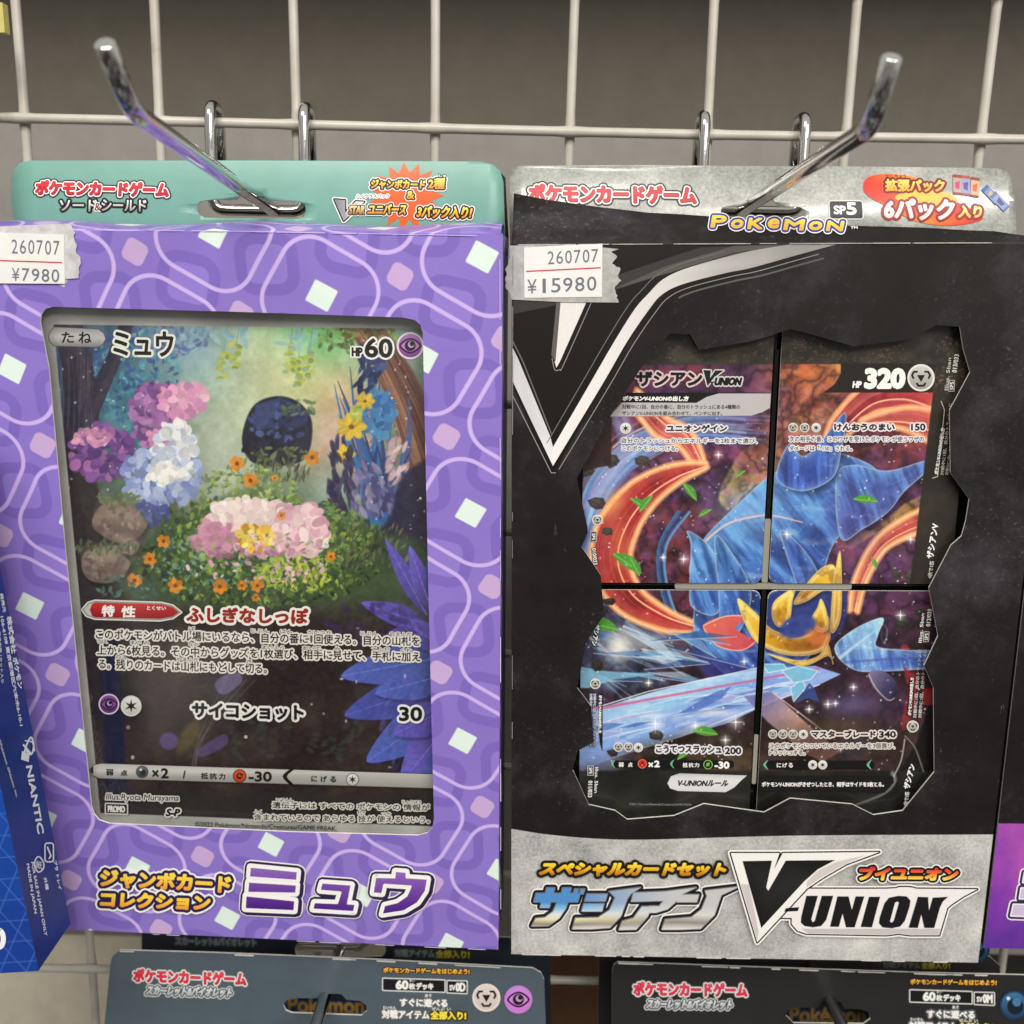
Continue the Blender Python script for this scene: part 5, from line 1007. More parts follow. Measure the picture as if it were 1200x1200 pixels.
    for k in range(26):
        t = ru(.03, .8); a = np.array((676, 840))+np.array((285, -52))*t; hh = 58*(1-t)+6; y0 = a[1]+ru(.05, .6)*hh; L = ru(30, 90)*(1-t*.6); th = ru(3, 14)*(1-t*.7); s_ = -.21+ru(-.04, .1)
        q = [(a[0], y0), (a[0]+L*.5, y0+L*.5*s_-th*.5), (a[0]+L, y0+L*s_), (a[0]+L*.45, y0+L*.45*s_+th*.5)]; c = [(206, 232, 246), (96, 140, 206), (130, 196, 232), (180, 176, 224), (70, 106, 180)][k % 5]
        p.poly(q, c, ru(.45, .8), 1.2); p.line([q[0], q[1], q[2]], .8, (240, 248, 252), .7)
    p.line([(676, 836), (760, 810), (900, 780)], 1.3, (232, 240, 246), .9); p.line([(700, 893), (800, 862), (905, 822), (960, 802)], 1.4, (226, 238, 246), .9); p.line([(680, 832), (708, 829), (850, 803), (960, 783)], 3.6, (206, 96, 136), .85, 1.4, 2)
    p.poly([(835, 812), (857, 804), (846, 818), (815, 834), (795, 836)], (80, 110, 190), .8, 1); p.poly([(676, 780), (706, 786), (770, 790), (720, 796), (690, 806), (676, 806)], (130, 190, 220), .8, 1.5)
    petal([(978, 760), (1000, 738), (1034, 724), (1028, 745), (1028, 758), (1062, 762), (1100, 764), (1100, 780), (1040, 786), (1000, 784)], (70, 100, 190), (150, 206, 236), (1000, 735), (1010, 786), (230, 240, 246)); p.line(spline([(985, 770), (1004, 755), (1024, 740)], 4), 5, (206, 226, 244), .7, 2, 1); p.line([(990, 776), (1040, 772), (1090, 772)], 3, (60, 80, 160), .5, 1.5)
    for c in ([(893, 778), (918, 778), (922, 784), (900, 788)], [(926, 806), (940, 796), (944, 806), (930, 822)], [(916, 786), (935, 780), (958, 786), (950, 796), (930, 800)]): p.poly(c, (120, 190, 220), .95, 1.2); p.line(c+c[:1], 1, (230, 242, 248), .9)
    p.poly([(948, 800), (954, 806), (960, 822), (946, 818), (932, 824)], (52, 76, 140), .9, 1)
    # pale slanting ray, cloud of dark stones, foot rocks
    p.poly([(872, 816), (905, 810), (950, 852), (985, 880), (965, 892), (945, 884), (900, 846)], gr((890, 815), (970, 890), (110, 110, 170), (226, 176, 156), (150, 90, 90)), .9, 1.5); p.line([(905, 811), (985, 872)], 1.2, (236, 206, 200), .9)
    p.poly([(976, 868), (1010, 862), (1020, 880), (990, 892)], (30, 30, 60), .8, 3)
    p.poly(spline([(1018, 788), (1035, 786), (1050, 800), (1048, 818), (1040, 820), (1024, 806)], 5, True), gr((1020, 790), (1050, 815), (120, 110, 150), (30, 30, 56)), 1, 1.2); p.line(spline([(1018, 790), (1026, 806), (1040, 820), (1048, 818)], 4), 1.2, (236, 206, 190), .8)
    p.all(nz((32, 25, 20), (78, 62, 48), 28, 61), lambda X, Y: np.clip((Y-880+.28*(X-690))/26, 0, 1)*np.clip((Y-800)/20, 0, 1)*np.where(X < 880, 1., .55)*np.clip((Y-835)/30, 0, 1))
    p.glow(1000, 826, 34, 16, (110, 96, 150), .7); p.glow(985, 850, 40, 10, (96, 80, 60), .6); p.glow(840, 835, 20, 4, (240, 236, 230), .7); p.glow(700, 880, 30, 30, (120, 150, 220), .6)
    def rock(x, y, r, c=(70, 62, 58)):
        q = [(x+r*ru(.7, 1.1)*math.cos(a), y+r*.72*ru(.7, 1.1)*math.sin(a)) for a in np.arange(7)*.9]; p.poly(q, c, 1, 1); p.poly([(x+(u-x)*.6-r*.12, y+(v-y)*.55-r*.14) for u, v in q], np.array(c)*1.35, .8, 2); p.line([q[1], (x, y), q[4]], .8, np.array(c)*.55, .8)
    for x, y, r in ((717, 540, 12), (754, 540, 11), (703, 516, 8), (688, 552, 10), (700, 590, 12), (712, 622, 8), (1050, 672, 9), (1068, 674, 10), (1078, 655, 6), (1060, 730, 13), (1078, 718, 8), (770, 862, 10), (718, 882, 7), (714, 705, 8), (700, 780, 10)): rock(x, y, r, (64, 58, 54) if y < 700 else (44, 40, 38))
    p.poly(spline([(700, 925), (740, 895), (790, 882), (815, 905), (780, 935), (730, 950)], 5, True), (26, 26, 22), .95, 5); p.glow(750, 930, 22, 8, (50, 84, 44), .6)
    for x, y, a, s in ((748, 590, .6, 11), (757, 590, -.9, 12), (808, 576, .9, 13), (826, 601, -.5, 8), (735, 660, .6, 20), (744, 664, 1.1, 12), (705, 733, .25, 20), (826, 858, .15, 15), (802, 884, -.6, 10), (1014, 586, .1, 14), (1024, 660, 1.2, 7), (868, 555, -.6, 6), (694, 738, -.4, 14)):
        q = spline([(x-s*math.cos(a), y-s*math.sin(a)), (x+s*.5*math.sin(a), y-s*.5*math.cos(a)), (x+s*math.cos(a), y+s*math.sin(a)), (x-s*.25*math.sin(a), y+s*.25*math.cos(a))], 4, True); p.poly(q, (76, 150, 52), 1, 1); p.line([(x-s*math.cos(a), y-s*math.sin(a)), (x+s*math.cos(a), y+s*math.sin(a))], 1, (160, 206, 110), .8)
    for k in range(420): x, y = ru(680, 1100), ru(490, 905); p.ell(x, y, ru(.5, 1.2), ru(.5, 1.2), 0, (240, 240, 244), ru(.4, .95))
    for x, y, r in ((801, 655, 6), (777, 653, 4), (842, 533, 5), (1067, 632, 5), (1055, 721, 6), (768, 848, 11), (862, 846, 9), (850, 867, 6), (948, 831, 5), (970, 825, 5), (979, 824, 4), (815, 850, 5), (985, 877, 4), (1000, 805, 5), (872, 775, 5), (922, 626, 6), (760, 800, 5)): p.star(x, y, r)
    p.all(nz((0, 0, 0), (255, 255, 255), 6, 71), lambda X, Y: .035+0*X)
    # black printed margins of the cards
    tx = lambda y: 1093-(y-460)*.118
    foil = nz((40, 37, 32), (66, 60, 50), 16, 81)
    p.poly([(660, 370), (1150, 370), (1150, 426), (660, 427.5)], foil, 1, 1.2)
    for k in range(260): x = ru(925, 1060) if k < 170 else ru(700, 900); p.ell(x, ru(396, 424), ru(.6, 1.5), ru(.5, 1.), 0, [(150, 104, 80), (110, 120, 90), (140, 90, 84)][k % 3], ru(.2, .7))
    p.poly([(985, 426), (1097, 426), (1093, 460), (965, 460), (978, 450), (985, 438)], (36, 33, 31), 1, 1.2)
    p.poly([(1098, 420), (1150, 420), (1150, 684), (1066, 684), (tx(600), 600), (tx(460), 460)], nz((38, 35, 30), (52, 48, 40), 30, 83), .97, 1.2)
    for k in range(90): p.ell(ru(1096, 1130), ru(395, 470), ru(.6, 1.4), ru(.6, 1.2), 0, (150, 110, 80), ru(.2, .6))
    p.poly([(660, 470), (717, 488), (716, 545), (700, 548), (660, 560)], (48, 34, 30), .9, 1.5)
    p.poly([(1074, 870), (1110, 760), (1110, 960), (1040, 960), (1050, 910)], (26, 24, 23), .96, 2)
    p.poly([(660, 903), (1150, 903), (1150, 970), (660, 970)], nz((24, 24, 22), (44, 44, 38), 40, 85), .92, 3)
    for c in ([(1058, 780), (1070, 790), (1076, 806), (1062, 800)], [(1080, 806), (1094, 806), (1093, 826), (1082, 826)]): p.poly(c, (150, 44, 48), .8, 1.5)
    p.line(spline([(1047, 910), (1056, 890), (1060, 866)], 5), 1.4, (190, 186, 178), .9); p.line(spline([(1060, 862), (1072, 876), (1082, 904)], 5), 1.2, (150, 146, 140), .9); p.line(spline([(1046, 906), (1048, 916), (1035, 930), (1000, 944)], 5), 5, (170, 166, 160), .7, 3, 1)

sK = Surf(FR, qc, ax, av)
g2 = .0014; CW, CH = .0672, .0955
spec = [('trading_card', -CW-g2, g2, -g2, CH+g2, 'card with the grey rules panel, upper row of the four-card block beside the V emblem'),
        ('trading_card', g2, g2, CW+g2, CH+g2, 'card with HP 320 and fiery sky, upper row of the four-card block'),
        ('trading_card', -CW-g2, -CH-g2, -g2, -g2, 'card with the ice beam and white pill-shaped plate, lower row of the four-card block'),
        ('trading_card', g2, -CH-g2, CW+g2, -g2, 'card with the golden leaves and black retreat bar, lower row of the four-card block')]
def letter_tl(P):
    P.text('ザシアン', 746, 436, 822, 452, (24, 20, 22), .0, 0, 1., ((2., (214, 190, 190)),))
    P.shape([(824, 433.5), (833, 434), (832, 443), (838, 434), (848, 434), (837, 442), (829, 452.5)], (28, 30, 28), ((1.3, (206, 206, 200)),)); P.text('UNION', 837, 443, 869, 451, (22, 20, 22), .0, 2, .9, ((1.6, (206, 200, 200)),)); P.line([(833, 448), (836, 448)], 1.6, INK)
    P.poly([(715, 488), (729, 471), (815, 471), (826, 463), (840, 460), (903, 461), (902, 478), (893, 483), (880, 487)], (184, 180, 180)); P.poly([(727, 471.5), (734, 460), (903, 460), (903, 461), (842, 461), (828, 465), (816, 472)], (20, 18, 19))
    P.text('ポケモンV-UNIONの出し方', 729.5, 464, 807, 469.5, WHITE, .003, 1, .35)
    P.text('対戦中に1回、自分の番に、自分のトラッシュにある4種類の', 729, 474, 867, 479, INK, .002, 0, .1); P.text('ザシアンV-UNIONを組み合わせて、ベンチに出す。', 729, 481.7, 846, 486.5, INK, .002, 0, .1)
    e_star(P, (733, 501.7), 6.6); O1 = ((1.7, (226, 220, 224)),); O2 = ((1.2, (226, 224, 228)),)
    P.text('ユニオンゲイン', 781, 498, 851.5, 505.5, (24, 20, 24), .0, 0, .5, O1); P.text('自分のトラッシュからエネルギーを2枚まで選び、', 728.5, 513, 887, 519, (44, 40, 52), .003, 0, .1, O2); P.text('このポケモンにつける。', 728.5, 522, 794, 528, (44, 40, 52), .002, 0, .1, O2)
    e_tri(P, (700, 609), 6.2); q = [(692.5, 623), (698.5, 623), (698.5, 634), (692.5, 634)]; P.shape(q, INK, ((.8, (190, 186, 180)),)); P.text('SP5', 0, 0, 0, 0, WHITE, quad=((697.5, 624.5), (0, 8), (-4, 0)), weight=.1); P.text('010/033', 0, 0, 0, 0, WHITE, quad=((698, 642), (2, 19), (-4.5, .2)), weight=.1, outs=((.8, INK),))
def letter_tr(P):
    P.text('HP', 999, 447, 1009.5, 454, WHITE, 0, 1, .5); P.text('320', 1014, 433, 1059.5, 454, WHITE, .0, 1, 2.); e_tri(P, (1079, 442.6), 16)
    for x in (929, 942.6): e_tri(P, (x, 501), 5.6)
    e_star(P, (956, 501), 5.6); O1 = ((1.7, (230, 222, 226)),); O2 = ((1.2, (228, 224, 228)),)
    P.text('けんおうのまい', 977.5, 496.5, 1047.5, 504, (24, 20, 24), .0, 0, .5, O1); P.text('150', 1067.5, 496.5, 1083.5, 504, (24, 20, 24), 0, 0, .45, O1)
    P.text('次の相手の番、このワザを受けたポケモンが使うワザの', 924.5, 511, 1082, 517.5, (44, 40, 52), .001, 0, .1, O2); P.text('ダメージは「-150」される。', 924.5, 522, 998, 528, (44, 40, 52), .002, 0, .1, O2)
    P.text('ザシアンV', 0, 0, 0, 0, WHITE, quad=((1085, 653), (6.5, -40), (8, 1)), weight=.35)
    q = [(1112, 446), (1117.5, 446), (1117, 458), (1111.5, 458)]; P.shape(q, (26, 25, 24), ((.8, (196, 190, 180)),)); P.text('SP5', 0, 0, 0, 0, WHITE, quad=((1112.5, 456.5), (.5, -9), (4, 0)), weight=.1); P.text('013/033', 0, 0, 0, 0, WHITE, quad=((1115, 436), (3, -21), (5, .4)), weight=.15); P.text('Illus. 5ban', 0, 0, 0, 0, (206, 202, 194), quad=((1106, 457), (4, -38), (4, .3)), weight=.05)
    P.line([(1102, 470), (1106, 480), (1102, 520), (1098, 558), (1092, 560)], 1, (190, 186, 178)); P.text('ポケモンV-UNIONの出し方', 0, 0, 0, 0, WHITE, quad=((1094, 555), (8, -54), (4.5, .6)), weight=.2)
    for k in range(2): P.text('対戦中に1回、自分のトラッシュに', 0, 0, 0, 0, (214, 210, 202), quad=((1101+5.5*k, 556), (10, -84+20*k), (4, .5)), weight=.05)
    P.text('4枚で1匹', 0, 0, 0, 0, (214, 210, 202), quad=((1086, 677), (3, -20), (5, .5)), weight=.2)
def letter_bl(P):
    O1 = ((1.7, (226, 224, 228)),)
    for x in (724.6, 736.4): e_tri(P, (x, 875), 5.6)
    e_star(P, (748, 875.5), 5.6); P.text('こうてつスラッシュ', 769, 873, 845, 881.5, (24, 22, 26), .008, 0, .5, O1); P.text('200', 849.5, 875.5, 868, 883, (24, 22, 26), .0, 0, .5, O1)
    P.poly(rrect(718, 890.5, 860, 899.5, 4), (14, 14, 14)); 
    for x in (716, 785): P.poly(spline([(x+5, 889.5), (x, 894.5), (x+5, 900), (x+2.5, 895)], 4, True), (110, 176, 150))
    P.text('弱', 725, 893, 730.5, 898, WHITE, 0, 0, .15); P.text('点', 736, 893, 741, 898, WHITE, 0, 0, .15); e_flame(P, (752.6, 894.5), 5.4); P.text('×', 760, 893, 765, 898, WHITE, 0, 0, .4); P.text('2', 767, 891, 772.5, 898, WHITE, 0, 0, .5)
    for k, t in enumerate('抵抗力'): P.text(t, 800+6.8*k, 893.3, 805.5+6.8*k, 898.3, WHITE, 0, 0, .15)
    e_leaf(P, (829.4, 895.3), 5.4); P.text('-30', 837.5, 892, 854, 899.5, WHITE, .01, 0, .55)
    P.poly([(782, 917), (786, 909), (796, 905.5), (875, 908), (868, 914), (860, 922), (850, 927.5), (794, 926), (785, 923)], lambda Q: np.stack([np.interp(Q[:, 1], [905, 912, 927], [180, 222, 206])]*3, 1)); P.text('V-UNIONルール', 793, 913.5, 854, 920, INK, .006, 2, .45)
    P.text('©2021 Pokémon/Nintendo/Creatures/GAME FREAK.', 737, 940, 811, 942.6, (150, 148, 140), .01, 0, .0)
    e_tri(P, (697.5, 800.5), 6.2)
    P.poly([(702, 812), (706, 812), (706, 880), (703, 870), (701, 850)], INK); P.text('ポケモンV-UNIONの出し方', 0, 0, 0, 0, WHITE, quad=((705.3, 814), (-.6, 44), (-3.6, 0)), weight=.2)
    for k in range(2): P.text('対戦中に1回、自分のトラッシュに', 0, 0, 0, 0, (226, 226, 230), quad=((698.5-4.3*k, 812), (0, 62), (-3.3, 0)), weight=.05, outs=((.5, (70, 80, 110)),))
    q = [(689, 897), (695, 897), (695, 907), (689, 907)]; P.shape(q, INK, ((.8, (190, 186, 180)),)); P.text('SP5', 0, 0, 0, 0, WHITE, quad=((694, 898.5), (0, 7), (-4, 0)), weight=.1); P.text('011/033', 0, 0, 0, 0, WHITE, quad=((694, 914), (-.5, 19), (-4.6, 0)), weight=.15); P.text('Illus. 5ban', 0, 0, 0, 0, WHITE, quad=((701, 898), (-1, 30), (-3.6, 0)), weight=.05)
    P.text('ザシアン', 0, 0, 0, 0, (226, 230, 232), quad=((703, 732), (-4, 24), (-6, -1)), weight=.3, outs=((.7, (40, 60, 50)),))
def letter_br(P):
    for x in (905.5, 917.2, 929): e_tri(P, (x, 860), 5.5)
    e_star(P, (941, 860), 5.5); O1 = ((1.7, (222, 214, 208)),); O2 = ((1.2, (222, 216, 210)),)
    P.text('マスターブレード', 951, 856, 1025.5, 863.5, (24, 22, 22), .0, 0, .5, O1); P.text('340', 1030, 856.5, 1049, 863.5, (24, 22, 22), 0, 0, .5, O1)
    P.text('このポケモンについているエネルギーを3個選び、', 901.5, 870, 1048, 876.5, (40, 36, 36), .001, 0, .1, O2); P.text('トラッシュする。', 901.5, 878.5, 943, 884, (40, 36, 36), 0, 0, .1, O2)
    P.poly(rrect(896, 890.5, 1024, 901, 4.5), (14, 13, 13))
    for x in (894, 1015): P.poly(spline([(x+6, 889.5), (x, 895.5), (x+6, 901.5), (x+3, 895.5)], 4, True), (110, 176, 150))
    for k, t in enumerate('にげる'): P.text(t, 910+6.8*k, 893.5, 915+6.8*k, 898.5, WHITE, 0, 0, .15)
    e_star(P, (952, 895.5), 5.4, (214, 213, 208), (240, 239, 234)); e_star(P, (963.6, 895.5), 5.4, (214, 213, 208), (240, 239, 234))
    P.poly([(889, 908), (1046, 909), (1047, 916), (1036, 928), (889, 926)], (20, 19, 19)); P.text('ポケモンV-UNIONがきぜつしたとき、相手はサイドを3枚とる。', 892.5, 915.5, 1035, 921, WHITE, .0, 0, .2)
    e_tri(P, (1069, 850.5), 7); P.text('ザシアン', 0, 0, 0, 0, WHITE, quad=((1058, 922), (7, -28), (7, 2)), weight=.35); P.text('4枚で1匹', 0, 0, 0, 0, WHITE, quad=((1058, 944), (2, -17), (5, .5)), weight=.2)
    q = [(1082, 740), (1087.5, 740), (1087, 751), (1081.5, 751)]; P.shape(q, (26, 25, 24), ((.8, (196, 190, 180)),)); P.text('SP5', 0, 0, 0, 0, WHITE, quad=((1082.5, 749.5), (.5, -8), (4, 0)), weight=.1); P.text('012/033', 0, 0, 0, 0, WHITE, quad=((1084.5, 733), (2, -20), (4.6, .4)), weight=.15); P.text('Illus. 5ban', 0, 0, 0, 0, WHITE, quad=((1075.5, 752), (3, -34), (3.8, .3)), weight=.05)
    P.text('ポケモンV-UNIONの出し方', 0, 0, 0, 0, WHITE, quad=((1063, 837), (3, -44), (4, .4)), weight=.2, outs=((.9, INK),))
    for k in range(2): P.text('対戦中に1回、自分のトラッシュに', 0, 0, 0, 0, (226, 222, 216), quad=((1069+6*k, 840), (6, -80), (4, .5)), weight=.05)
for (nm, a, b, c, d, lab), fn in zip(spec, (letter_tl, letter_tr, letter_bl, letter_br)):
    t = thing(nm, Frame(FR.o+FR.R@qc, FR.R), lab, 'card', 'cards shown in the windows'); sk = Surf(t_fr := Frame(FR.o+FR.R@qc, FR.R), (0, 0, 0), ax, av)
    p = Paint(sk, a, b, c, d, .00024); storm(p)
    r = .0030; uu, vv = p.U[:, 0], p.U[:, 1]; qx, qy = np.abs(uu-(a+c)/2)-(c-a)/2+r, np.abs(vv-(b+d)/2)-(d-b)/2+r
    keep = (np.hypot(np.maximum(qx, 0), np.maximum(qy, 0)) <= r+1e-9)
    p.build('picture', t, M['card'], .0002, keep)
    slab('card_board', sk, [rrect(a, b, c, d, r)], .0004, [M['white_edge'], M['white_edge']], t)
    P = Print(sk, .00023); fn(P); P.build('card_lettering', t, M['bare'])

# ================================================================== neighbouring boxes and the lower row
# violet-footed box at the edge
FN = Frame(unproj(1153, 1111, .3545), rot3(*np.radians((.4, -1.3, -1.2))))
bn = thing('window_box', FN, 'black box with a violet foot band, cut off by the frame edge', 'card box', 'window boxes of cards'); sN = Surf(FN)
slab('front_panel', sN, [[(0, 0), (.18, 0), (.18, .277), (0, .277)]], .0007, [M['stone'], M['white_edge']], bn); slab('carton_wall', Surf(FN, (0, .0008, 0)), [[(.0002, .0002), (.1798, .0002), (.1798, .2768), (.0002, .2768)]], .032, [M['black_card'], M['black_card']], bn)
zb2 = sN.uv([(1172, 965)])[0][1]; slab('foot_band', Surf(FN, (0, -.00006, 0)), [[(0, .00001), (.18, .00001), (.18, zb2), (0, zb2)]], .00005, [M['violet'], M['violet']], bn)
P = Print(sN, 1.2e-4)
for q in ([(1200, 1022), (1225, 1022), (1223, 1034), (1198, 1034)], [(1196, 1040), (1222, 1040), (1220, 1053), (1194, 1053)], [(1187, 1059), (1219, 1060), (1217, 1074), (1184, 1073)]):
    P.poly(q, WHITE); P.line(q, 10, WHITE, True)
for q in ([(1200, 1022), (1225, 1022), (1223, 1034), (1198, 1034)], [(1196, 1040), (1222, 1040), (1220, 1053), (1194, 1053)], [(1187, 1059), (1219, 1060), (1217, 1074), (1184, 1073)]):
    P.poly(q, (52, 40, 84)); P.line(q, 7, (52, 40, 84), True)
for q in ([(1200, 1022), (1225, 1022), (1223, 1034), (1198, 1034)], [(1196, 1040), (1222, 1040), (1220, 1053), (1194, 1053)], [(1187, 1059), (1219, 1060), (1217, 1074), (1184, 1073)]):
    P.poly(q, (206, 190, 222)); P.line(q, 1.5, WHITE, True)
P.build('title_lettering', bn, M['metal_ink'])

# blue carton at the other edge, nearer the viewer, hanging askew
FB = Frame(unproj(46, 1137, .315), rot3(math.radians(1.), math.radians(-5.2), math.radians(.5)))
bb = thing('carton', FB, 'blue carton with a triangle pattern, cut off at the picture edge', 'carton'); sB = Surf(FB, (0, -.0003, 0))
slab('front_panel', sB, [[(-.12, 0), (0, 0), (0, .20), (-.12, .20)]], .0008, [M['blue'], M['blue_side']], bb)
sBs = Surf(FB, (0, 0, 0), (0, 1, 0), (0, 0, 1)); wB = sBs.uv([(82, 1075)])[0][0]
slab('carton_wall', Surf(FB, (0, .0006, 0)), [[(-.12, .0001), (-.0001, .0001), (-.0001, .1999), (-.12, .1999)]], wB-.001, [M['blue_side'], M['blue_side']], bb)
P = Print(sBs, 6e-5)
def vt(t, x0, y0, x1, y1, wd, w=.3, c=(226, 230, 240)):
    d = np.array((x1-x0, y1-y0), float); n = np.array((-d[1], d[0]))/np.linalg.norm(d)*wd*.62; n[1] -= 0; P.text(t, 0, 0, 0, 0, c, weight=w, quad=((x0, y0), d, n))
vt('株式会社 ポケモン', 14, 721, 27, 768, 9, .4) if False else None
vt('株式会社', 13, 722, 19, 765, 9, .35); vt('ポケモン', 20, 770, 27, 806, 9, .35); vt('106-6108 東京都港区六本木6-10-1', 4, 722, 27, 850, 7, .2); vt('発売元', 3, 695, 7, 717, 6, .15)
vt('NIANTIC', 37, 897, 51, 976, 11, .5); vt('プラ トレイ', 66, 1008, 72, 1042, 6, .2); vt('外箱', 54, 1028, 57, 1042, 6, .2)
vt('FOR SALE IN JAPAN ONLY', 39, 1010, 55, 1096, 6.4, .2); vt('MADE IN JAPAN', 33.5, 1012, 43, 1070, 6.4, .2); vt('©Pokémon. ©Niantic, Inc.', 0, 866, 21, 934, 4.6, .05); vt('商品内容 1セット入り', 0, 740, 4, 800, 5, .1)
W2 = (226, 230, 240)
for k in range(2): P.line(spline([(26, 888), (31, 872), (36, 864), (39, 874), (36, 884), (30, 880)], 4), 2., W2)
P.poly([(25, 880), (34, 884), (33, 893), (24, 890)], W2); P.line([(27, 873), (36, 884)], 2.4, W2); P.line(spline([(29, 868), (37, 870), (40, 880)], 4), 1.4, W2)
P.line(rrect(52, 988, 62, 1010, 3), 1.6, W2, True); P.line([(55, 993), (59, 1003), (57, 1006)], 1.8, W2); P.line(spline([(45, 1004), (50, 1010), (50, 1018), (44, 1022), (40, 1014), (41, 1007)], 4, True), 1.6, W2, True); P.text('紙', 41.5, 1008, 48.5, 1017, W2, .3, 0, .1)
P.build('side_lettering', bb, M['bare'])
P = Print(sB, 6e-5); q = spline([(-9, 1090), (1, 1091), (4, 1100), (1, 1109), (-9, 1109)], 5, True); P.poly(q, (14, 30, 84)); P.line(q, 6, (238, 240, 244), True); P.build('number_lettering', bb, M['bare'])

# ---- deck packages of the lower row
def deck(Y, tab_px, slot_px, m, label, yaw, body, bm, group='deck packages on the lower hooks'):
    fr = Frame(unproj(tab_px[0][0], 1215, Y), rot3(math.radians(.8), math.radians(-.9), yaw)); t = thing('deck_package', fr, label, 'card package', group)
    s = Surf(fr); u = s.uv(tab_px); z0 = .0
    pts = [tuple(q) for q in u]; x0, x1 = min(q[0] for q in pts), max(q[0] for q in pts)
    slab('hang_tab', s, [pts]+([[tuple(q) for q in s.uv(slot_px)]] if slot_px else []), .0007, [m, M['white_edge']], t)
    if body: slab('carton_body', Surf(fr, (0, -.022, 0)), [[(x0, -.09), (x1, -.09), (x1, -.0045), (x0, -.0045)]], .0222, [bm, bm], t)
    return t, s, fr
def deck_words(P, dx, dy, code, kx=1., sl=.018):
    T = lambda t, x0, y0, x1, y1, c, **k: P.text(t, x0*kx+dx, y0+dy+(x0-449)*0, x1*kx+dx, y1+dy, c, k.pop('sl', sl), 0, **k)
    T('ポケモンカードゲームをはじめよう!', 449.5, 1133.5, 550, 1139.5, [(255, 206, 90), (246, 166, 50)], weight=.35, outs=((1., (30, 24, 20)),))
    q = np.array([(449, 1146.5), (521, 1148.6), (521, 1162), (449, 1159.8)])*(kx, 1)+(dx, dy); P.shape(q, (24, 25, 27), ((1.3, (222, 222, 218)),)); T('60', 464.5, 1149, 478, 1158.5, WHITE, weight=.8); T('枚', 479.5, 1152, 486.5, 1158.8, WHITE, weight=.35); T('デッキ', 488, 1151.5, 507.5, 1159, WHITE, weight=.5); T('まい', 480, 1147.5, 486, 1150, WHITE, weight=.05)
    q = np.array([(524.5, 1149.2), (547, 1149.8), (547, 1163.5), (524.5, 1162.6)])*(kx, 1)+(dx, dy); P.shape(q, (24, 25, 27), ((1.3, (222, 222, 218)),)); T(code[:2], 527, 1154, 533.5, 1160, WHITE, weight=.3); T(code[2:], 534.5, 1151.5, 545, 1161, WHITE, weight=.6)
    GO = ((1.9, (96, 100, 104)),)
    T('すぐに遊べる', 469, 1169.5, 524, 1178.5, WHITE, weight=.5, outs=GO, sl=.02); T('対戦アイテム', 448, 1183, 503, 1192.5, WHITE, weight=.5, outs=GO, sl=.02); T('全部入り!', 505, 1184.3, 546, 1193.5, (250, 226, 70), weight=.5, outs=((1.9, (60, 56, 40)),), sl=.02)
    for t, x0, x1, y in (('あそ', 498, 506, 1166), ('たいせん', 449, 464, 1180), ('ぜんぶ', 506, 521, 1181.5), ('い', 524, 528, 1182)): T(t, x0, y-1.8, x1, y+1.8, WHITE, weight=.1)
# the two packages behind, on the same hooks
t, s, fr = deck(.4, [(166, 1225), (166, 1093), (176, 1082), (630, 1100), (645, 1112), (646, 1225)], rrect(346, 1104, 452, 1121, 7), M['navy'], 'dark navy hang tab behind the slate blue one', math.radians(-1.2), False, None)
P = Print(s, 5e-5); P.text('スカーレット&バイオレット', 206, 1098, 300, 1107, (112, 120, 126), .02, 0, .5, ((1.6, (66, 74, 80)),)); P.text('対戦アイテム', 463, 1112.5, 509, 1121, (120, 124, 128), .02, 0, .4, ((1.6, (60, 62, 64)),)); P.text('全部入り!', 511, 1113.5, 550, 1122, (170, 156, 50), .02, 0, .5, ((1.6, (60, 58, 40)),)); P.build('tab_lettering', t, M['bare'])
t, s, fr = deck(.4, [(700, 1225), (702, 1118), (712, 1108), (1110, 1118), (1160, 1121), (1172, 1132), (1172, 1225)], None, M['black_card'], 'black hang tab behind the black one with yellow lettering', math.radians(-1.), False, None)
P = Print(s, 5e-5); P.text('対戦アイテム', 1035, 1127, 1078, 1134.5, (96, 94, 92), .01, 0, .3, ((1.4, (56, 54, 52)),)); P.text('全部入り!', 1080, 1127.5, 1113, 1135, (150, 136, 50), .01, 0, .4, ((1.4, (52, 48, 36)),)); e_moon(P, (1143, 1112), 17); P.build('tab_lettering', t, M['bare'])
# slate blue package
tp = [(121, 1215), (129.5, 1128), (132, 1120), (140, 1113.5), (250, 1116.5), (430, 1124), (624, 1134.5), (634, 1140), (637.5, 1148), (640, 1215)]
t, s, fr = deck(.374, tp, [(332, 1178), (336, 1172), (344, 1169.5), (372, 1170), (380, 1164), (400, 1165), (406, 1171.5), (422, 1173), (429, 1178), (430, 1184), (424, 1190), (342, 1187), (335, 1184)], M['slate'], 'slate blue hang tab of a deck package with two round emblems', math.radians(-2.2), True, M['slate'])
P = Print(s, 6e-5); game_name(P, 157, 1135.5, 288, 1150, .035, .85, [(238, 70, 96), (222, 40, 70)], (150, 152, 152), 2.9)
P.text('スカーレット&バイオレット', 171, 1155, 273, 1165.5, [(230, 232, 232), (170, 176, 180)], .028, 3, .7, ((2.4, (220, 222, 220)), (1.4, (72, 78, 84))))
deck_words(P, 0, 0, 'SV0D'); e_tri(P, (570, 1168.5), 16.5, (232, 220, 214), (226, 214, 206), (206, 196, 188)); e_eye(P, (607.5, 1170.5), 16.5, (196, 130, 214), (206, 140, 220), (214, 120, 214))
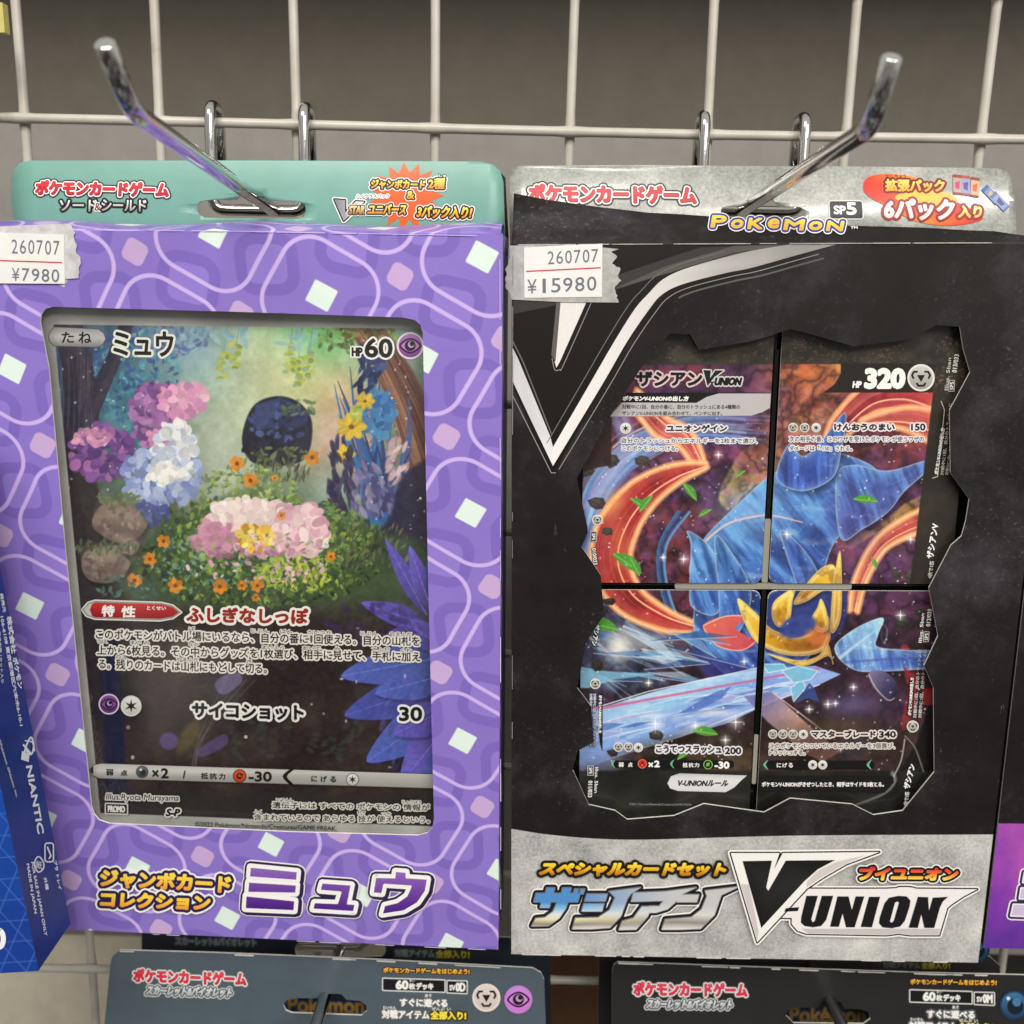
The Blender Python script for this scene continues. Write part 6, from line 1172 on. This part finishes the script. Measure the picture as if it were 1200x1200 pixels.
worn(P, [(140, 1114), (250, 1117), (430, 1124.5), (624, 1135)], 9, rw); P.build('tab_lettering', t, M['bare'])
sl = Surf(fr, (0, .012, 0)); P = Print(sl, 0); P.text('Pokémon', 338, 1168, 426, 1186, (150, 116, 44), .02, 0, .8, ((2.2, (44, 56, 96)),))
ob = slab('inner_flap', Surf(fr, (0, .0125, 0)), [[tuple(q) for q in sl.uv([(300, 1215), (300, 1160), (460, 1164), (460, 1215)])]], .0005, [M['navy'], M['navy']], t); P.build('inner_logo', ob, M['bare'])
# black package
tp = [(717, 1225), (717, 1140), (719, 1131), (724, 1127.5), (900, 1134), (1080, 1140), (1215, 1143), (1225, 1150), (1228, 1225)]
t, s, fr = deck(.374, tp, [(921, 1190), (924, 1183), (932, 1181), (958, 1181), (964, 1174), (985, 1174), (990, 1182), (1010, 1183), (1019, 1187), (1020, 1194), (1012, 1200), (930, 1199)], M['black_card'], 'black hang tab of a deck package with a round blue emblem', math.radians(-1.4), True, M['black_card'])
P = Print(s, 6e-5); game_name(P, 743, 1151, 875, 1166, .012, .85, [(240, 76, 110), (224, 40, 76)], (150, 152, 152), 2.9)
P.text('スカーレット&バイオレット', 757, 1171, 859, 1181.5, [(230, 232, 232), (170, 176, 180)], .01, 3, .7, ((2.4, (216, 218, 216)), (1.4, (72, 78, 84))))
deck_words(P, 617.5, 13.6, 'SV0M', 1.0, .012); e_moon(P, (1188, 1177), 17)
worn(P, [(724, 1128), (900, 1134.5), (1080, 1140.5), (1200, 1143.5)], 16, rw); P.build('tab_lettering', t, M['bare'])
sl = Surf(fr, (0, .012, 0)); P = Print(sl, 0); P.text('Pokémon', 926, 1180, 1014, 1198, (120, 96, 44), .01, 0, .8, ((2.2, (46, 50, 70)),))
ob = slab('inner_flap', Surf(fr, (0, .0125, 0)), [[tuple(q) for q in sl.uv([(890, 1225), (890, 1170), (1050, 1172), (1050, 1225)])]], .0005, [M['navy'], M['navy']], t); P.build('inner_logo', ob, M['bare'])
